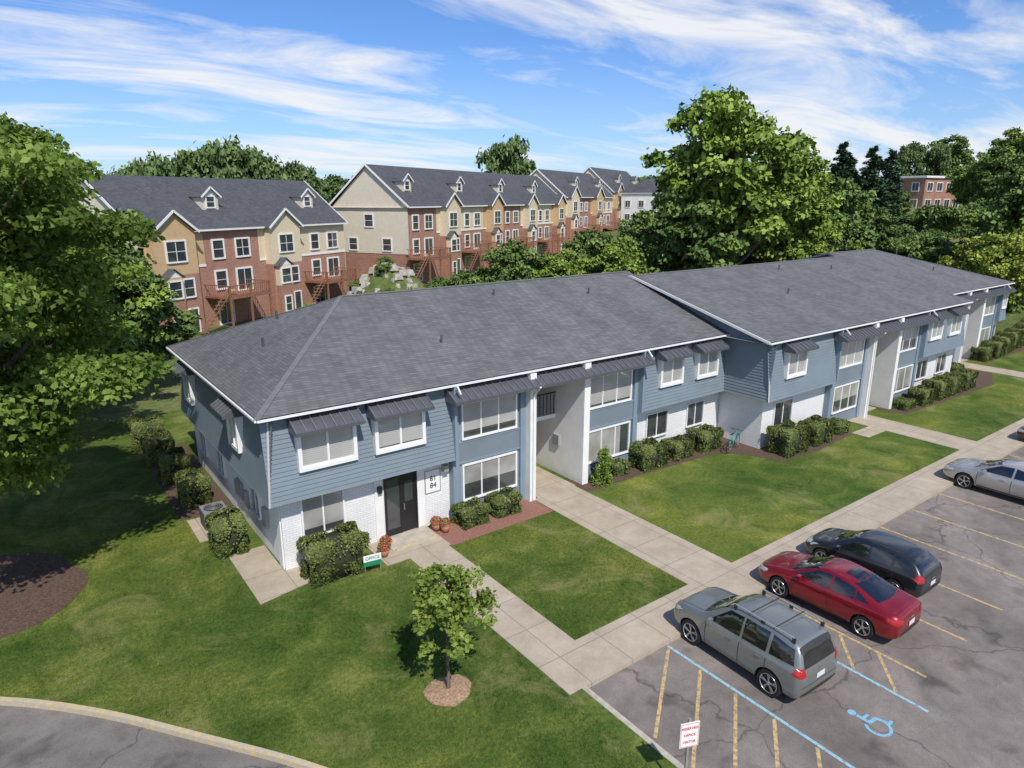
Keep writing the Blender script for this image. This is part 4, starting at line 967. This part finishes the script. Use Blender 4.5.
    patch([(-.10,-4,pz+.22),(.10,-4,pz+.22),(.10,-4,pz+.27),(-.10,-4,pz+.27)],(0,1,0),'alloy',.014,2,1)
    patch([(-.76,-4,.66 if tall else .58),(.76,-4,.66 if tall else .58),(.76,-4,.678 if tall else .595),(-.76,-4,.678 if tall else .595)],(0,1,0),'plastic_black',.005,10,1)
    hy0=yf0-.28; hy1=1.12 if not tall else 1.02
    for sx in (-1,1): patch([(sx*.66,hy1,4),(sx*.675,hy1,4),(sx*.66,hy0,4),(sx*.645,hy0,4)],(0,0,-1),'plastic_black',.004,1,8)
    patch([(-.66,hy1,4),(.66,hy1,4),(.66,hy1+.05,4),(-.66,hy1+.05,4)],(0,0,-1),'plastic_black',.006,8,1)
    if not(tall or hatch):
        patch([(-.66,-1.72,4),(.66,-1.72,4),(.66,-1.705,4),(-.66,-1.705,4)],(0,0,-1),'plastic_black',.004,8,1)
    if rails:
        for sx in (-1,1):
            pt.cyl((sx*.61,-1.75,1.83),(sx*.61,.1,1.85),.022,.022,'metal_grey',8)
            for yy in (-1.75,-.8,.1): pt.box(sx*.61-.02,sx*.61+.02,yy-.05,yy+.05,1.70,1.83,'plastic_black')
        for yy in (-1.2,-.4): pt.cyl((-.61,yy,1.855),(.61,yy,1.855),.016,.016,'plastic_black',8)
    if tall:
        patch([(-.62,-2.02,4),(.62,-2.02,4),(.62,-1.92,4),(-.62,-1.92,4)],(0,0,-1),'plastic_black',.02,6,1)
    elif not hatch:
        patch([(-.3,-.95,4),(.3,-.95,4),(.3,-.45,4),(-.3,-.45,4)],(0,0,-1),'car_glass',.006,4,4)
    pt.build('trim_and_glass',root,smooth=False)
    for i_,(wyy,sx) in enumerate([(a,b) for a in wy for b in (-1,1)]):
        wm=MB(); xo=sx*.90; xi=sx*(.90-tw)
        prof=[(xi,wr*.80),(xi,wr*.95),(xi+sx*.03,wr),(xo-sx*.03,wr),(xo,wr*.95),(xo+sx*.003,wr*.72)]
        nn=32;k=wm.mi('rubber')
        for a in range(nn):
            A=2*math.pi*a/nn
            for (xx,rr) in prof: wm.v.append((xx,wyy+rr*math.cos(A),wr+rr*math.sin(A)))
        m_=len(prof)
        for a in range(nn):
            for b in range(m_-1): wm.f.append((a*m_+b,((a+1)%nn)*m_+b,((a+1)%nn)*m_+b+1,a*m_+b+1)); wm.m.append(k)
        wm.cyl((xo-sx*.07,wyy,wr),(xo-sx*.06,wyy,wr),wr*.71,wr*.71,'plastic_black',24)
        wm.torus((xo-sx*.005,wyy,wr),(1,0,0),wr*.69,.014,'alloy',32,6)
        for s_ in range(5):
            A=2*math.pi*s_/5+.3
            for dA in (-.13,.13):
                wm.beam((xo-sx*.02,wyy+.05*math.cos(A),wr+.05*math.sin(A)),(xo-sx*.012,wyy+wr*.68*math.cos(A+dA),wr+wr*.68*math.sin(A+dA)),.035,.022,'alloy')
        wm.cyl((xo-sx*.04,wyy,wr),(xo-sx*.003,wyy,wr),.06,.05,'alloy',12)
        wm.build('wheel_%d'%(i_+1),root)
    return root
car('suv','paint_silver_green',14.75,9.1,R(-2),(.98,.93,.97)); car('sedan','paint_red',18.9,9.0,R(1),(.97,.92,1)); car('hatch','paint_black',21.65,9.3,R(0),(.94,.90,.95)); car('sedan','paint_silver',32.8,8.95,0); car('sedan','paint_black',41.2,8.9,0)

# ---------------------------------------------------------------- sky + sun
SUN=Vector((-.16,-.60,.76)).normalized()
el=math.asin(SUN.z); az=math.atan2(SUN.x,SUN.y)
w=bpy.data.worlds.new('World'); scene.world=w; w.use_nodes=True; nt=w.node_tree
bg=nt.nodes['Background']; bg.inputs[1].default_value=.148
sky=N(nt,'ShaderNodeTexSky',sky_type='NISHITA'); sky.sun_disc=False; sky.sun_elevation=el; sky.sun_rotation=az; sky.air_density=1.0; sky.dust_density=.3; sky.ozone_density=2.0; sky.altitude=200
tc=N(nt,'ShaderNodeTexCoord'); s=N(nt,'ShaderNodeSeparateXYZ'); nt.links.new(tc.outputs['Generated'],s.inputs[0])
zz=math_(nt,'ADD',math_(nt,'MAXIMUM',s.outputs[2],0.0),.14)
cxn=N(nt,'ShaderNodeCombineXYZ')
nt.links.new(math_(nt,'DIVIDE',s.outputs[0],zz),cxn.inputs[0]); nt.links.new(math_(nt,'DIVIDE',s.outputs[1],zz),cxn.inputs[1])
mp=N(nt,'ShaderNodeMapping'); mp.inputs['Rotation'].default_value=(0,0,R(48)); mp.inputs['Scale'].default_value=(.50,1.30,1); mp.inputs['Location'].default_value=(3.1,1.4,0)
nt.links.new(cxn.outputs[0],mp.inputs[0])
n1=noise(nt,mp.outputs[0],1.6,8,.62,.8); n2=noise(nt,mp.outputs[0],.62,3,.5,.4)
cl=math_(nt,'ADD',math_(nt,'MULTIPLY',n1,.55),math_(nt,'MULTIPLY',n2,.6))
cf=ramp(nt,cl,[(.545,(0,0,0)),(.60,(.35,.35,.35)),(.68,(.92,.92,.92))])
hz=ramp(nt,s.outputs[2],[(0.0,(.55,.55,.55)),(.08,(.22,.22,.22)),(.20,(0,0,0))])
tinted=mix(nt,1.0,sky.outputs[0],(.46,.66,.98),'MULTIPLY')
c1=mix(nt,hz,tinted,(4.2,5.0,5.9)); c2=mix(nt,cf,c1,(6.1,6.15,6.3))
nt.links.new(c2,bg.inputs[0])
sl=bpy.data.lights.new('sun','SUN'); sl.energy=4.6; sl.angle=R(.6); sl.color=(1,.945,.86)
so=bpy.data.objects.new('sun',sl); COL.objects.link(so); so.rotation_euler=SUN.to_track_quat('Z','Y').to_euler(); so.location=(0,-20,40)
cd=bpy.data.cameras.new('camera'); cam=bpy.data.objects.new('camera',cd); COL.objects.link(cam); scene.camera=cam
cam.location=(0,0,12); cam.rotation_euler=(R(90-15.23),0,R(-36.5)); cd.sensor_width=36; cd.lens=24.01; cd.clip_end=6000; cd.clip_start=.1
scene.view_settings.view_transform='Standard'; scene.view_settings.look='None'; scene.view_settings.exposure=0
